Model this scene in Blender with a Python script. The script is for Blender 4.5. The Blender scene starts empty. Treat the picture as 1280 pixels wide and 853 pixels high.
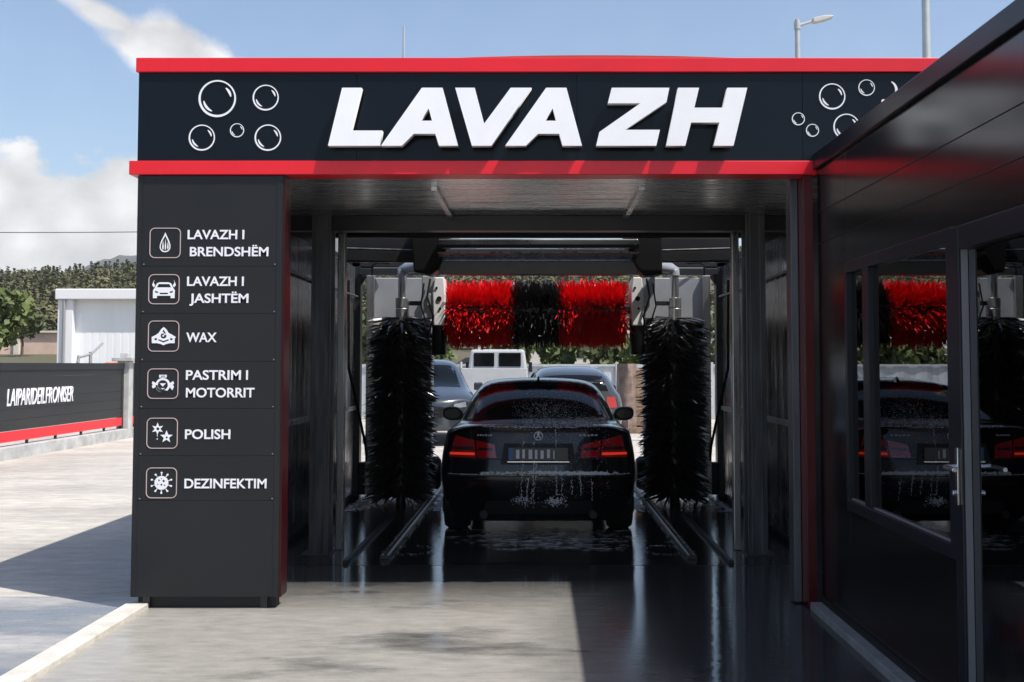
import bpy, bmesh, math, random
import numpy as np
from mathutils import Vector, Matrix
from mathutils.bvhtree import BVHTree

S = bpy.context.scene
C = S.collection
R = math.radians
PI = math.pi
random.seed(11)
rng = np.random.default_rng(11)

# ------------------------------------------------------------------ camera
FOC = 1400.0 / 1280.0
TH = math.atan(71 / 1400.0)
cam_d = bpy.data.cameras.new('camera')
cam = bpy.data.objects.new('camera', cam_d); C.objects.link(cam)
cam.location = (0, 0, 1.55)
cam.rotation_euler = (PI / 2 + TH, 0, 0)
cam_d.sensor_width = 36; cam_d.lens = 36 * FOC
cam_d.shift_x = -33 / 1280.0; cam_d.shift_y = -41.5 / 1280.0
cam_d.clip_end = 6000
S.camera = cam

# ------------------------------------------------------------------ light
SUN = Vector((0.534, -0.33, 1.0)).normalized()
sl = bpy.data.lights.new('sun', 'SUN'); sl.energy = 5.0; sl.angle = R(0.53); sl.color = (1, .955, .89)
so = bpy.data.objects.new('sun', sl); C.objects.link(so)
so.rotation_euler = SUN.to_track_quat('Z', 'Y').to_euler(); so.location = (8, -6, 14)
SKY_STRENGTH = 0.15
S.view_settings.view_transform = 'Standard'; S.view_settings.look = 'None'
S.view_settings.gamma = 1; S.view_settings.exposure = 0.25
S.view_settings.use_curve_mapping = False
S.render.resolution_x = 1024; S.render.resolution_y = 682

W = bpy.data.worlds.new('World'); S.world = W; W.use_nodes = True
def build_world():
    nt = W.node_tree; N = nt.nodes; Lk = nt.links
    N.clear()
    out = N.new('ShaderNodeOutputWorld'); bg = N.new('ShaderNodeBackground'); bg.inputs[1].default_value = SKY_STRENGTH
    sky = N.new('ShaderNodeTexSky'); sky.sky_type = 'NISHITA'; sky.sun_disc = False
    sky.sun_elevation = math.asin(SUN.z); sky.sun_rotation = math.atan2(SUN.x, SUN.y)
    sky.air_density = 1.0; sky.dust_density = 1.6; sky.ozone_density = 1.6
    tc = N.new('ShaderNodeTexCoord'); sep = N.new('ShaderNodeSeparateXYZ')
    Lk.new(tc.outputs['Generated'], sep.inputs[0])
    def m(op, a, b=None, c=None, clamp=False):
        n = N.new('ShaderNodeMath'); n.operation = op; n.use_clamp = clamp
        for i, v in enumerate((a, b, c)):
            if v is None: continue
            if isinstance(v, (int, float)): n.inputs[i].default_value = v
            else: Lk.new(v, n.inputs[i])
        return n.outputs[0]
    az = m('ARCTAN2', sep.outputs[0], sep.outputs[1]); el = m('ARCSINE', sep.outputs[2])
    def noise(scale, detail=8, rough=.55, stretch=(1, 1, 1.5)):
        mp = N.new('ShaderNodeMapping'); mp.inputs['Scale'].default_value = stretch
        Lk.new(tc.outputs['Generated'], mp.inputs[0])
        n = N.new('ShaderNodeTexNoise'); n.inputs['Scale'].default_value = scale
        n.inputs['Detail'].default_value = detail; n.inputs['Roughness'].default_value = rough
        Lk.new(mp.outputs[0], n.inputs[0]); return n.outputs[0]
    vo = N.new('ShaderNodeTexVoronoi'); vo.feature = 'SMOOTH_F1'; vo.inputs['Scale'].default_value = 26; vo.inputs['Smoothness'].default_value = .6
    Lk.new(tc.outputs['Generated'], vo.inputs['Vector'])
    fbn = noise(17, 10, .62)
    fb = m('ADD', m('MULTIPLY', fbn, .72), m('MULTIPLY', m('SUBTRACT', .85, vo.outputs['Distance']), .36)); fb2 = noise(5); fb3 = noise(30, 6)
    def ell(a0, ra, e0, re, amp, gain, tilt=0.0):
        da = m('SUBTRACT', az, a0)
        de = m('SUBTRACT', m('SUBTRACT', el, e0), m('MULTIPLY', da, tilt))
        q = m('ADD', m('POWER', m('ABSOLUTE', m('DIVIDE', da, ra)), 2), m('POWER', m('ABSOLUTE', m('DIVIDE', de, re)), 2))
        e = m('SUBTRACT', 1, m('SQRT', q))
        return m('MULTIPLY', m('ADD', e, m('MULTIPLY', m('SUBTRACT', fb, .52), amp)), gain, clamp=True)
    d = ell(-.415, .085, .100, .078, 1.5, 7.0)
    for args in ((-.345, .075, .104, .080, 1.5, 7.0), (-.325, .055, .266, .030, 1.2, 3.2, -.15), (-.37, .045, .284, .014, 1.2, 1.8, -.35),
                 (-.36, .3, .055, .06, .7, 1.4), (-.245, .05, .252, .012, 1.4, .9)):
        d = m('MAXIMUM', d, ell(*args))
    back = m('MULTIPLY', m('MULTIPLY', m('SUBTRACT', fb2, .53), 7, clamp=True), m('MULTIPLY', m('SUBTRACT', .1, sep.outputs[1]), 4, clamp=True))
    d = m('MAXIMUM', d, m('MULTIPLY', back, .8))
    veil = m('MULTIPLY', m('SUBTRACT', 1.0, m('DIVIDE', el, .75), clamp=True), m('ADD', .0, m('MULTIPLY', fb2, .12)))
    d = m('MAXIMUM', d, veil)
    # cloud tone: bright with softer grey hollows
    tone = m('ADD', m('ADD', 5.1, m('MULTIPLY', m('SUBTRACT', fb3, .5), 2.6)), m('MULTIPLY', m('SUBTRACT', .42, vo.outputs['Distance']), 3.4))
    cr = N.new('ShaderNodeCombineColor')
    Lk.new(m('MULTIPLY', tone, 1.0), cr.inputs[0]); Lk.new(m('MULTIPLY', tone, .99), cr.inputs[1]); Lk.new(m('MULTIPLY', tone, .985), cr.inputs[2])
    mx = N.new('ShaderNodeMix'); mx.data_type = 'RGBA'
    Lk.new(m('MULTIPLY', d, .93), mx.inputs[0]); Lk.new(sky.outputs[0], mx.inputs[6]); Lk.new(cr.outputs[0], mx.inputs[7])
    Lk.new(mx.outputs[2], bg.inputs[0]); Lk.new(bg.outputs[0], out.inputs[0])
build_world()

# ------------------------------------------------------------------ materials
def mat(name, col, rough=.5, metal=0.0, spec=.5, var=0.0, vscale=3.0, bump=0.0, bscale=40.0, rvar=0.0, stretch=(1, 1, 1), coat=0.0, col2=None, emit=None, estr=0.0):
    m = bpy.data.materials.new(name); m.use_nodes = True
    nt = m.node_tree; N = nt.nodes; Lk = nt.links
    b = N['Principled BSDF']
    b.inputs['Base Color'].default_value = (*col, 1); b.inputs['Roughness'].default_value = rough
    b.inputs['Metallic'].default_value = metal; b.inputs['Specular IOR Level'].default_value = spec
    b.inputs['Coat Weight'].default_value = coat; b.inputs['Coat Roughness'].default_value = .06
    if emit: b.inputs['Emission Color'].default_value = (*emit, 1); b.inputs['Emission Strength'].default_value = estr
    if var or bump or rvar:
        geo = N.new('ShaderNodeNewGeometry'); mp = N.new('ShaderNodeMapping'); mp.inputs['Scale'].default_value = stretch
        Lk.new(geo.outputs['Position'], mp.inputs[0])
        n = N.new('ShaderNodeTexNoise'); n.inputs['Scale'].default_value = vscale; n.inputs['Detail'].default_value = 7; n.inputs['Roughness'].default_value = .6
        Lk.new(mp.outputs[0], n.inputs[0])
        if var:
            rp = N.new('ShaderNodeValToRGB')
            c2 = col2 or tuple(min(1, c * (1 + var)) for c in col)
            rp.color_ramp.elements[0].position = .33; rp.color_ramp.elements[1].position = .67
            rp.color_ramp.elements[0].color = (*[c * (1 - var) for c in col], 1); rp.color_ramp.elements[1].color = (*c2, 1)
            Lk.new(n.outputs[0], rp.inputs[0]); Lk.new(rp.outputs[0], b.inputs['Base Color'])
        if rvar:
            mr = N.new('ShaderNodeMapRange'); mr.inputs['From Min'].default_value = .3; mr.inputs['From Max'].default_value = .7
            mr.inputs['To Min'].default_value = max(0.02, rough - rvar); mr.inputs['To Max'].default_value = min(1, rough + rvar)
            Lk.new(n.outputs[0], mr.inputs[0]); Lk.new(mr.outputs[0], b.inputs['Roughness'])
        if bump:
            n2 = N.new('ShaderNodeTexNoise'); n2.inputs['Scale'].default_value = bscale; n2.inputs['Detail'].default_value = 5
            Lk.new(mp.outputs[0], n2.inputs[0])
            bp = N.new('ShaderNodeBump'); bp.inputs['Strength'].default_value = bump; bp.inputs['Distance'].default_value = .02
            Lk.new(n2.outputs[0], bp.inputs['Height']); Lk.new(bp.outputs[0], b.inputs['Normal'])
    return m

def floor_mat(name, dry, wet, r_dry, r_wet, wet_bias, stretch=(1, 1, 1), scale=1.0, bump=.12, wet_shade=False):
    """Concrete with wet film patches: darker and shinier where water lies, optionally with shade painted in."""
    m = bpy.data.materials.new(name); m.use_nodes = True
    nt = m.node_tree; N = nt.nodes; Lk = nt.links; b = N['Principled BSDF']
    geo = N.new('ShaderNodeNewGeometry'); mp = N.new('ShaderNodeMapping'); mp.inputs['Scale'].default_value = stretch
    Lk.new(geo.outputs['Position'], mp.inputs[0])
    def noise(s, d=6, r=.55):
        n = N.new('ShaderNodeTexNoise'); n.inputs['Scale'].default_value = s; n.inputs['Detail'].default_value = d; n.inputs['Roughness'].default_value = r
        Lk.new(mp.outputs[0], n.inputs[0]); return n.outputs[0]
    def rng_(v, a, b_, c, d):
        n = N.new('ShaderNodeMapRange'); n.inputs['From Min'].default_value = a; n.inputs['From Max'].default_value = b_
        n.inputs['To Min'].default_value = c; n.inputs['To Max'].default_value = d; Lk.new(v, n.inputs[0]); return n.outputs[0]
    big = noise(.9 * scale, 7, .6); fine = noise(9 * scale, 8, .7); grain = noise(120, 3, .5); rip = noise(13, 4, .6)
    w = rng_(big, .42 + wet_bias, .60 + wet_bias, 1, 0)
    if wet_shade:        # wet film, deepened to paint in the shade by cabin and bay
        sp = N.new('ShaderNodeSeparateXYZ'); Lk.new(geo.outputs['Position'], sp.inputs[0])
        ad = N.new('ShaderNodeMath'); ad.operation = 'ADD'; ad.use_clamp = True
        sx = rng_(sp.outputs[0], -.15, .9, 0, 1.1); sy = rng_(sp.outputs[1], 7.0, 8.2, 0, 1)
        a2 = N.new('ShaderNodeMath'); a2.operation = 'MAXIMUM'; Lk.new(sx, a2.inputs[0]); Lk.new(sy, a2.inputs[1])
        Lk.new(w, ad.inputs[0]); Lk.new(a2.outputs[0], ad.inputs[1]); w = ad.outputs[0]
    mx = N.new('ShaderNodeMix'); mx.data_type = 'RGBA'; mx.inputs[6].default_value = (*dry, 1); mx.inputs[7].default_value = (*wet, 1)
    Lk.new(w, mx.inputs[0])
    mul = N.new('ShaderNodeMix'); mul.data_type = 'RGBA'; mul.blend_type = 'MULTIPLY'; mul.inputs[0].default_value = 1
    Lk.new(mx.outputs[2], mul.inputs[6])
    cc = N.new('ShaderNodeCombineColor'); gm = N.new('ShaderNodeMath'); gm.operation = 'MULTIPLY_ADD'; gm.inputs[1].default_value = .35; Lk.new(grain, gm.inputs[0]); Lk.new(fine, gm.inputs[2])
    v = rng_(gm.outputs[0], .45, .9, .70, 1.18)
    for i in range(3): Lk.new(v, cc.inputs[i])
    Lk.new(cc.outputs[0], mul.inputs[7]); Lk.new(mul.outputs[2], b.inputs['Base Color'])
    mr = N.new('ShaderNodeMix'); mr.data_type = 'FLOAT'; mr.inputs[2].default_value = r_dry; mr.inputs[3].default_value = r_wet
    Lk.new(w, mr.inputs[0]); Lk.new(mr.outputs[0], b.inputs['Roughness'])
    b.inputs['Specular IOR Level'].default_value = .5
    add = N.new('ShaderNodeMath'); add.operation = 'MULTIPLY_ADD'; add.inputs[1].default_value = .06
    Lk.new(grain, add.inputs[0]); Lk.new(rip, add.inputs[2])
    bp = N.new('ShaderNodeBump'); bp.inputs['Strength'].default_value = bump; bp.inputs['Distance'].default_value = .01
    Lk.new(add.outputs[0], bp.inputs['Height']); Lk.new(bp.outputs[0], b.inputs['Normal'])
    return m

def glass_mat(name, tint, ior, rough=0.0):
    m = bpy.data.materials.new(name); m.use_nodes = True
    nt = m.node_tree; N = nt.nodes; Lk = nt.links; N.remove(N['Principled BSDF'])
    o = N['Material Output']; t = N.new('ShaderNodeBsdfTransparent'); t.inputs[0].default_value = (*tint, 1)
    g = N.new('ShaderNodeBsdfGlossy'); g.inputs['Roughness'].default_value = rough; g.inputs[0].default_value = (.95, .97, 1, 1)
    f = N.new('ShaderNodeFresnel'); f.inputs[0].default_value = ior; mx = N.new('ShaderNodeMixShader')
    Lk.new(f.outputs[0], mx.inputs[0]); Lk.new(t.outputs[0], mx.inputs[1]); Lk.new(g.outputs[0], mx.inputs[2]); Lk.new(mx.outputs[0], o.inputs[0])
    return m

M = dict(
    anth=mat('anthracite_panel', (.0135, .0142, .0160), .42, spec=.33, rvar=.07, var=.14, vscale=1.3, bump=.04, bscale=2.2),
    fascia=mat('gloss_black_panel', (.004, .0065, .011), .2, spec=.20, var=.12, vscale=1.0, bump=.03, bscale=1.6),
    seam=mat('seam_black', (.008, .008, .009), .6),
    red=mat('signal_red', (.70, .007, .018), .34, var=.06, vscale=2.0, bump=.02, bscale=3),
    shadered_jamb=mat('shaded_red_jamb', (.075, .001, .004), .22, var=.1, vscale=2.0),  # signal red with the cabin's shade put into the colour
    shadered=mat('shaded_red_return', (.028, .001, .002), .3, spec=.3, var=.1, vscale=2.0),  # signal red darkened to paint shade onto the pillar return
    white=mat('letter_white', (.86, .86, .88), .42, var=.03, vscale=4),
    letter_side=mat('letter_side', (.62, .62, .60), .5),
    decal=mat('decal_white', (.80, .80, .84), .45),
    frame_pink=mat('icon_frame', (.52, .40, .39), .45),
    alu=mat('brushed_aluminium', (.42, .42, .42), .30, metal=.9, var=.12, vscale=3, rvar=.1, stretch=(5, 5, .3)),
    ceil=mat('ceiling_sheet', (.68, .68, .67), .27, metal=.9, var=.22, vscale=2.2, rvar=.12, stretch=(.6, 9, 1)),
    wall_in=mat('inner_wall_sheet', (.24, .25, .26), .24, metal=.8, var=.25, vscale=2.0, rvar=.12, stretch=(3, 3, .5)),
    steel=mat('galvanised_column', (.13, .135, .145), .42, metal=.7, var=.3, vscale=3, rvar=.12, stretch=(5, 5, .6)),
    black=mat('black_plastic', (.006, .006, .007), .45, spec=.3, var=.2),
    blackm=mat('black_metal', (.018, .018, .020), .35, var=.2),
    cab=mat('cabin_black', (.005, .005, .006), .18, spec=.7, var=.25, vscale=2, bump=.015, bscale=2.0, stretch=(1, 1, 1)),
    cabframe=mat('window_frame_grey', (.010, .012, .018), .30, spec=.28, var=.12),
    gasket=mat('gasket', (.20, .20, .21), .4),
    glass=glass_mat('window_glass', (.30, .33, .34), 4.6),
    room=mat('room_dark', (.03, .03, .032), .7),
    chrome=mat('satin_steel', (.72, .72, .72), .22, metal=1),
    gpanel=mat('gantry_grey', (.32, .33, .35), .42, metal=.25, var=.12, vscale=2, rvar=.08),
    gwhite=mat('gantry_white', (.72, .72, .70), .4, var=.08),
    bblack=mat('bristle_black', (.018, .018, .019), .30, spec=1.0, coat=.6),
    bred=mat('bristle_red', (.74, .009, .014), .34, var=.2, vscale=9),
    paint=mat('car_black_paint', (.005, .005, .006), .2, spec=.2, coat=.65),
    cglass=mat('car_glass', (.003, .004, .005), .06, spec=.2),
    tyre=mat('tyre', (.014, .014, .014), .75, var=.2, vscale=20),
    rim=mat('alloy_rim', (.35, .35, .36), .3, metal=.9),
    lens=mat('tail_lens', (.38, .006, .010), .1, coat=1),
    lens_d=mat('tail_lens_dark', (.05, .008, .009), .12, coat=1),
    lit=mat('tail_lit', (.9, .05, .02), .3, emit=(1, .05, .02), estr=.35),
    plate=mat('plate_grey', (.05, .05, .055), .3),
    plate_blue=mat('plate_blue', (.02, .12, .35), .35),
    foam=mat('foam', (.72, .74, .78), .6, var=.1, vscale=60),
    kerb=mat('kerb_stone', (.55, .52, .47), .75, var=.16, vscale=7, bump=.25, bscale=60),
    kerbg=mat('kerb_grey', (.24, .24, .24), .7, var=.18, vscale=7, bump=.25, bscale=60),
    fence=mat('fence_slat', (.014, .0145, .015), .45, var=.2, vscale=2, stretch=(1, .25, 3)),
    post=mat('post_concrete', (.42, .42, .41), .75, var=.2, vscale=4),
    shed=mat('shed_white', (.80, .81, .82), .5, var=.04, vscale=1, stretch=(1, 1, .2)),
    shedtrim=mat('shed_trim', (.74, .74, .75), .5),
    shedgrey=mat('shed_pipe', (.25, .26, .27), .5),
    galv=mat('lamp_pole_galv', (.46, .48, .48), .45, metal=.4, var=.1),
    lampgrey=mat('lamp_head_grey', (.5, .5, .48), .4),
    zinc=mat('zinc_fence', (.43, .46, .49), .5, metal=.2, var=.12, vscale=2, stretch=(2, 1, .4)),
    pink=mat('plaster_pink', (.60, .45, .37), .85, var=.14, vscale=.6),
    pale=mat('plaster_pale', (.62, .58, .52), .85, var=.1, vscale=.6),
    truckw=mat('truck_white', (.43, .44, .45), .4, var=.06),
    dgrey=mat('car_grey_paint', (.030, .038, .050), .22, coat=.8),
    ddark=mat('car_dark_paint', (.025, .028, .034), .2, coat=.8),
    tarp=mat('tarp_brown', (.17, .12, .10), .7, var=.4, vscale=5, bump=.4, bscale=8),
    crate=mat('crate_brown', (.22, .15, .10), .8, var=.3, vscale=6),
    orange=mat('orange_paint', (.55, .11, .03), .5, var=.2),
    leaf1=mat('leaf_olive', (.100, .118, .055), .85, spec=.1, var=.46, vscale=.05, col2=(.165, .155, .082)),
    leaf2=mat('leaf_bright', (.085, .125, .025), .65, var=.45, vscale=.5, col2=(.14, .18, .04)),
    leaf3=mat('leaf_mid', (.055, .085, .025), .65, var=.45, vscale=.5, col2=(.11, .13, .04)),
    bark=mat('bark', (.10, .075, .055), .9, var=.3, vscale=8),
    cable=mat('cable', (.04, .04, .04), .6),
    roof_red=mat('roof_red', (.55, .05, .03), .5, var=.1),
    soil=mat('hill_soil', (.17, .125, .085), .95, var=.45, vscale=.035, col2=(.085, .085, .042), bump=.3, bscale=.4),
    rock=mat('mountain_rock', (.18, .165, .175), .95, var=.35, vscale=.012, col2=(.08, .095, .085), bump=.4, bscale=.05),
    grass=mat('dry_grass', (.12, .12, .045), .9, var=.4, vscale=.3),
)
M['yard'] = floor_mat('yard_concrete', (.50, .465, .42), (.40, .37, .335), .85, .7, -.02, scale=.7, bump=.1, stretch=(.5, 1.2, 1))
M['slab'] = floor_mat('wash_slab_concrete', (.33, .315, .285), (.050, .051, .053), .36, .045, -.17, scale=1.0, bump=.10, stretch=(.55, 1.5, 1), wet_shade=True)
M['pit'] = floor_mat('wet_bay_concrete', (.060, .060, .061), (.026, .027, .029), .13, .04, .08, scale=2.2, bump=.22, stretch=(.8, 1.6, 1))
M['apron'] = floor_mat('side_apron_concrete', (.35, .345, .34), (.15, .155, .165), .6, .16, .02, scale=.9, bump=.1, stretch=(.6, 1.6, 1))

# ------------------------------------------------------------------ mesh helpers
class MB:
    def __init__(s): s.v = []; s.f = []; s.mi = []; s.cur = 0
    def add(s, vs, fs):
        o = len(s.v); s.v += [tuple(v) for v in vs]; s.f += [tuple(i + o for i in f) for f in fs]; s.mi += [s.cur] * len(fs); return s
    def box(s, a, b):
        x0, x1 = sorted((a[0], b[0])); y0, y1 = sorted((a[1], b[1])); z0, z1 = sorted((a[2], b[2]))
        return s.add([(x0,y0,z0),(x1,y0,z0),(x1,y1,z0),(x0,y1,z0),(x0,y0,z1),(x1,y0,z1),(x1,y1,z1),(x0,y1,z1)],
                     [(0,3,2,1),(4,5,6,7),(0,1,5,4),(1,2,6,5),(2,3,7,6),(3,0,4,7)])
    def prism(s, poly, y0, y1):          # polygon in XZ, extruded along Y
        n = len(poly)
        vs = [(x, y0, z) for x, z in poly] + [(x, y1, z) for x, z in poly]
        fs = [tuple(range(n)), tuple(range(2*n-1, n-1, -1))] + [(i, i+n, (i+1) % n + n, (i+1) % n) for i in range(n)]
        return s.add(vs, fs)
    def tube(s, pts, r, n=10, caps=True):
        pts = [Vector(p) for p in pts]; rs = r if isinstance(r, (list, tuple)) else [r] * len(pts)
        vs = []; up0 = None
        for i, p in enumerate(pts):
            t = (pts[min(i+1, len(pts)-1)] - pts[max(i-1, 0)]).normalized()
            if up0 is None or abs(up0.dot(t)) > .95: up0 = Vector((0,0,1)) if abs(t.z) < .9 else Vector((1,0,0))
            u = t.cross(up0).normalized(); w = u.cross(t).normalized(); up0 = w
            for k in range(n):
                a = 2*PI*k/n; vs.append(p + (u*math.cos(a) + w*math.sin(a)) * rs[i])
        fs = [(i*n+k, i*n+(k+1) % n, (i+1)*n+(k+1) % n, (i+1)*n+k) for i in range(len(pts)-1) for k in range(n)]
        if caps: fs += [tuple(range(n-1, -1, -1)), tuple((len(pts)-1)*n+k for k in range(n))]
        return s.add(vs, fs)
    def lathe(s, prof, o, axis='Z', n=24):   # prof: (radius, along)
        vs = []
        for r, h in prof:
            for k in range(n):
                a = 2*PI*k/n; p = (r*math.cos(a), r*math.sin(a), h)
                if axis == 'X': p = (p[2], p[0], p[1])
                if axis == 'Y': p = (p[0], p[2], p[1])
                vs.append((p[0]+o[0], p[1]+o[1], p[2]+o[2]))
        fs = [(i*n+k, i*n+(k+1) % n, (i+1)*n+(k+1) % n, (i+1)*n+k) for i in range(len(prof)-1) for k in range(n)]
        fs += [tuple(range(n-1, -1, -1)), tuple((len(prof)-1)*n+k for k in range(n))]
        return s.add(vs, fs)
    def build(s, name, mats, parent=None, bevel=0, smooth=None, local=False, seg=2):
        me = bpy.data.meshes.new(name); me.from_pydata(s.v, [], s.f)
        mats = mats if isinstance(mats, (list, tuple)) else [mats]
        for m in mats: me.materials.append(M[m] if isinstance(m, str) else m)
        if len(mats) > 1: me.polygons.foreach_set('material_index', s.mi)
        bm = bmesh.new(); bm.from_mesh(me); bmesh.ops.recalc_face_normals(bm, faces=bm.faces); bm.to_mesh(me); bm.free()
        if smooth:
            me.polygons.foreach_set('use_smooth', [True] * len(me.polygons)); me.set_sharp_from_angle(angle=R(smooth))
        me.update()
        return link(name, me, parent, bevel, local, seg)

def link(name, me, parent=None, bevel=0, local=False, seg=2):
    o = bpy.data.objects.new(name, me); C.objects.link(o)
    if parent is not None:
        o.parent = parent
        if parent.type == 'EMPTY' and not local: o.matrix_parent_inverse = Matrix.Translation(-parent.location)
    if bevel:
        b = o.modifiers.new('bevel', 'BEVEL'); b.width = bevel; b.segments = seg; b.limit_method = 'ANGLE'; b.angle_limit = R(40)
    return o

def tag(o, label=None, cat=None, group=None, kind=None):
    if label: o['label'] = label
    if cat: o['category'] = cat
    if group: o['group'] = group
    if kind: o['kind'] = kind
    return o
def thing(name, label, cat, loc=(0, 0, 0), group=None):
    o = bpy.data.objects.new(name, None); C.objects.link(o); o.location = loc; o.empty_display_size = .2
    return tag(o, label, cat, group)
def structure(o): o['kind'] = 'structure'; return o
def copy_tree(o, parent=None):
    c = o.copy(); C.objects.link(c)
    if parent is not None: c.parent = parent
    for ch in list(o.children): copy_tree(ch, c)
    return c

def curve_mesh(loops, name, mats, to3d, depth=0.0, parent=None, local=False):
    """Filled 2-D outline with holes -> extruded mesh. loops in (u, v); to3d maps (u, v, w) to the scene."""
    cu = bpy.data.curves.new(name, 'CURVE'); cu.dimensions = '2D'; cu.fill_mode = 'BOTH'; cu.extrude = depth / 2
    for lp in loops:
        sp = cu.splines.new('POLY'); sp.points.add(len(lp)-1)
        for p, (u, v) in zip(sp.points, lp): p.co = (u, v, 0, 1)
        sp.use_cyclic_u = True
    return curve_to(cu, name, mats, to3d, parent, local)
def curve_to(cu, name, mats, to3d, parent, local=False):
    tmp = bpy.data.objects.new('tmp', cu); C.objects.link(tmp)
    dg = bpy.context.evaluated_depsgraph_get(); dg.update()
    me = bpy.data.meshes.new_from_object(tmp.evaluated_get(dg)); me.name = name
    bpy.data.objects.remove(tmp); bpy.data.curves.remove(cu)
    for v in me.vertices: v.co = to3d(*v.co)
    me.materials.clear()
    for m in (mats if isinstance(mats, (list, tuple)) else [mats]): me.materials.append(M[m])
    me.update()
    return link(name, me, parent, 0, local) if name else me
def text_curve(s, size=1.0, bold=0.0, depth=0.0, shear=0.0, spacing=1.0):
    cu = bpy.data.curves.new('text', 'FONT'); cu.body = s; cu.size = size; cu.offset = bold; cu.extrude = depth / 2
    cu.shear = shear; cu.space_character = spacing; cu.resolution_u = 4
    return cu
def fit_text(s, name, mats, x0, x1, z0, z1, plane, bold=.02, depth=.003, parent=None, shear=0, spacing=1.0):
    """Lettering whose capitals fill x0..x1 by z0..z1; plane(u, v, w) gives the place."""
    ref = text_curve('H', 1, bold, 0); tmp = bpy.data.objects.new('t', ref); C.objects.link(tmp)
    dg = bpy.context.evaluated_depsgraph_get(); dg.update()
    me = bpy.data.meshes.new_from_object(tmp.evaluated_get(dg)); zs = [v.co.y for v in me.vertices]; cap0, cap1 = min(zs), max(zs)
    bpy.data.objects.remove(tmp); bpy.data.curves.remove(ref); bpy.data.meshes.remove(me)
    cu = text_curve(s, 1, bold, depth, shear, spacing); tmp = bpy.data.objects.new('t', cu); C.objects.link(tmp)
    dg.update(); dg = bpy.context.evaluated_depsgraph_get(); dg.update()
    me = bpy.data.meshes.new_from_object(tmp.evaluated_get(dg)); xs = [v.co.x for v in me.vertices]
    bpy.data.objects.remove(tmp); bpy.data.curves.remove(cu)
    sx = (x1-x0) / (max(xs)-min(xs)); sz = (z1-z0) / (cap1-cap0); xm = min(xs)
    for v in me.vertices: v.co = plane(x0 + (v.co.x-xm)*sx, z0 + (v.co.y-cap0)*sz, v.co.z)
    me.materials.clear(); me.materials.append(M[mats]); me.name = name; me.update()
    return link(name, me, parent)

# measured drawing of the front elevation -> metres on the facade (u right, v down)
def elev(u, v, Y=7.2):
    a = (u-673) / 1400.0; b = (385-v) / 1400.0; c, s = math.cos(TH), math.sin(TH)
    k = Y / (c - b*s)
    return a*k, 1.55 + (s + b*c)*k

# ------------------------------------------------------------------ setting: terrain
def terrain_h(x, y):
    if y < 42: return -.02
    if y < 84: return 2.3 * ((y-42)/42)**1.3 - .02
    base = 2.3 + (y-84) * .022
    t = min(1, max(0, (y-95) / 200)); t = t*t*(3-2*t)
    ridge = 23.6 + 1.6*math.sin(x*.021+1.0) + 1.0*math.sin(x*.057) + (0.02*min(60, max(0, x+60)))
    h = base + (ridge-6)*t
    h += 1.3*t*math.sin(x*.05+y*.03) * math.sin(y*.045)
    if y > 300: h -= (y-300)*.16
    return h
def grid(xs, ys, fz):
    vs = [(x, y, fz(x, y)) for y in ys for x in xs]; n = len(xs)
    fs = [(j*n+i, j*n+i+1, (j+1)*n+i+1, (j+1)*n+i) for j in range(len(ys)-1) for i in range(n-1)]
    return MB().add(vs, fs)
structure(grid(np.arange(-330, 331, 6.0), np.concatenate([np.arange(34, 90, 4.0), np.arange(90, 420, 6.0)]), terrain_h).build('hill', 'soil', smooth=180))
def mount(x, y):
    r = (min(134, 106 + .36*(x+343)) if x < -100 else max(20, 134 - .4*(x+100))) + 1.5*math.sin(x*.06)+1.2*math.sin(x*.13+1)+.7*math.sin(x*.31)
    t = max(0, 1-abs(y-950)/420); return -10 + r*t + 6*t*math.sin(x*.09+y*.05)
structure(grid(np.arange(-800, 900, 14.0), np.arange(540, 1400, 20.0), mount).build('mountain', 'rock', smooth=180))
structure(MB().add([(-4000,-4000,-.03),(4000,-4000,-.03),(4000,4000,-.03),(-4000,4000,-.03)], [(0,1,2,3)]).build('ground', 'soil'))
structure(MB().add([(-26,-30,-.006),(26,-30,-.006),(26,35,-.006),(-26,35,-.006)], [(0,1,2,3)]).build('yard', 'yard'))
structure(MB().add([(-5.0,-14,-.003),(-2.48,-14,-.003),(-2.48,7.6,-.003),(-5.0,7.6,-.003)], [(0,1,2,3)]).build('side_apron', 'apron'))
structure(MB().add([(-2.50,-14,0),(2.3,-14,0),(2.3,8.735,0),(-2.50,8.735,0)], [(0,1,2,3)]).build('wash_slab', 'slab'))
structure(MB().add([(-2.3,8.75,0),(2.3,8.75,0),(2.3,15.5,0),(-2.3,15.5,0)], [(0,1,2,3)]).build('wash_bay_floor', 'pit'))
# kerbs
k = MB(); y = -6.0
while y < 7.15:
    k.box((-2.63, y, -.02), (-2.485, y+.995, .032)); y += 1.0
structure(k.build('kerb', 'kerb', bevel=.006))
k = MB(); y = -3.0
while y < 7.2:
    k.box((1.725, y, -.02), (1.802, y+.196, .045)); y += .2
structure(k.build('kerb', 'kerbg', bevel=.005))

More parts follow.
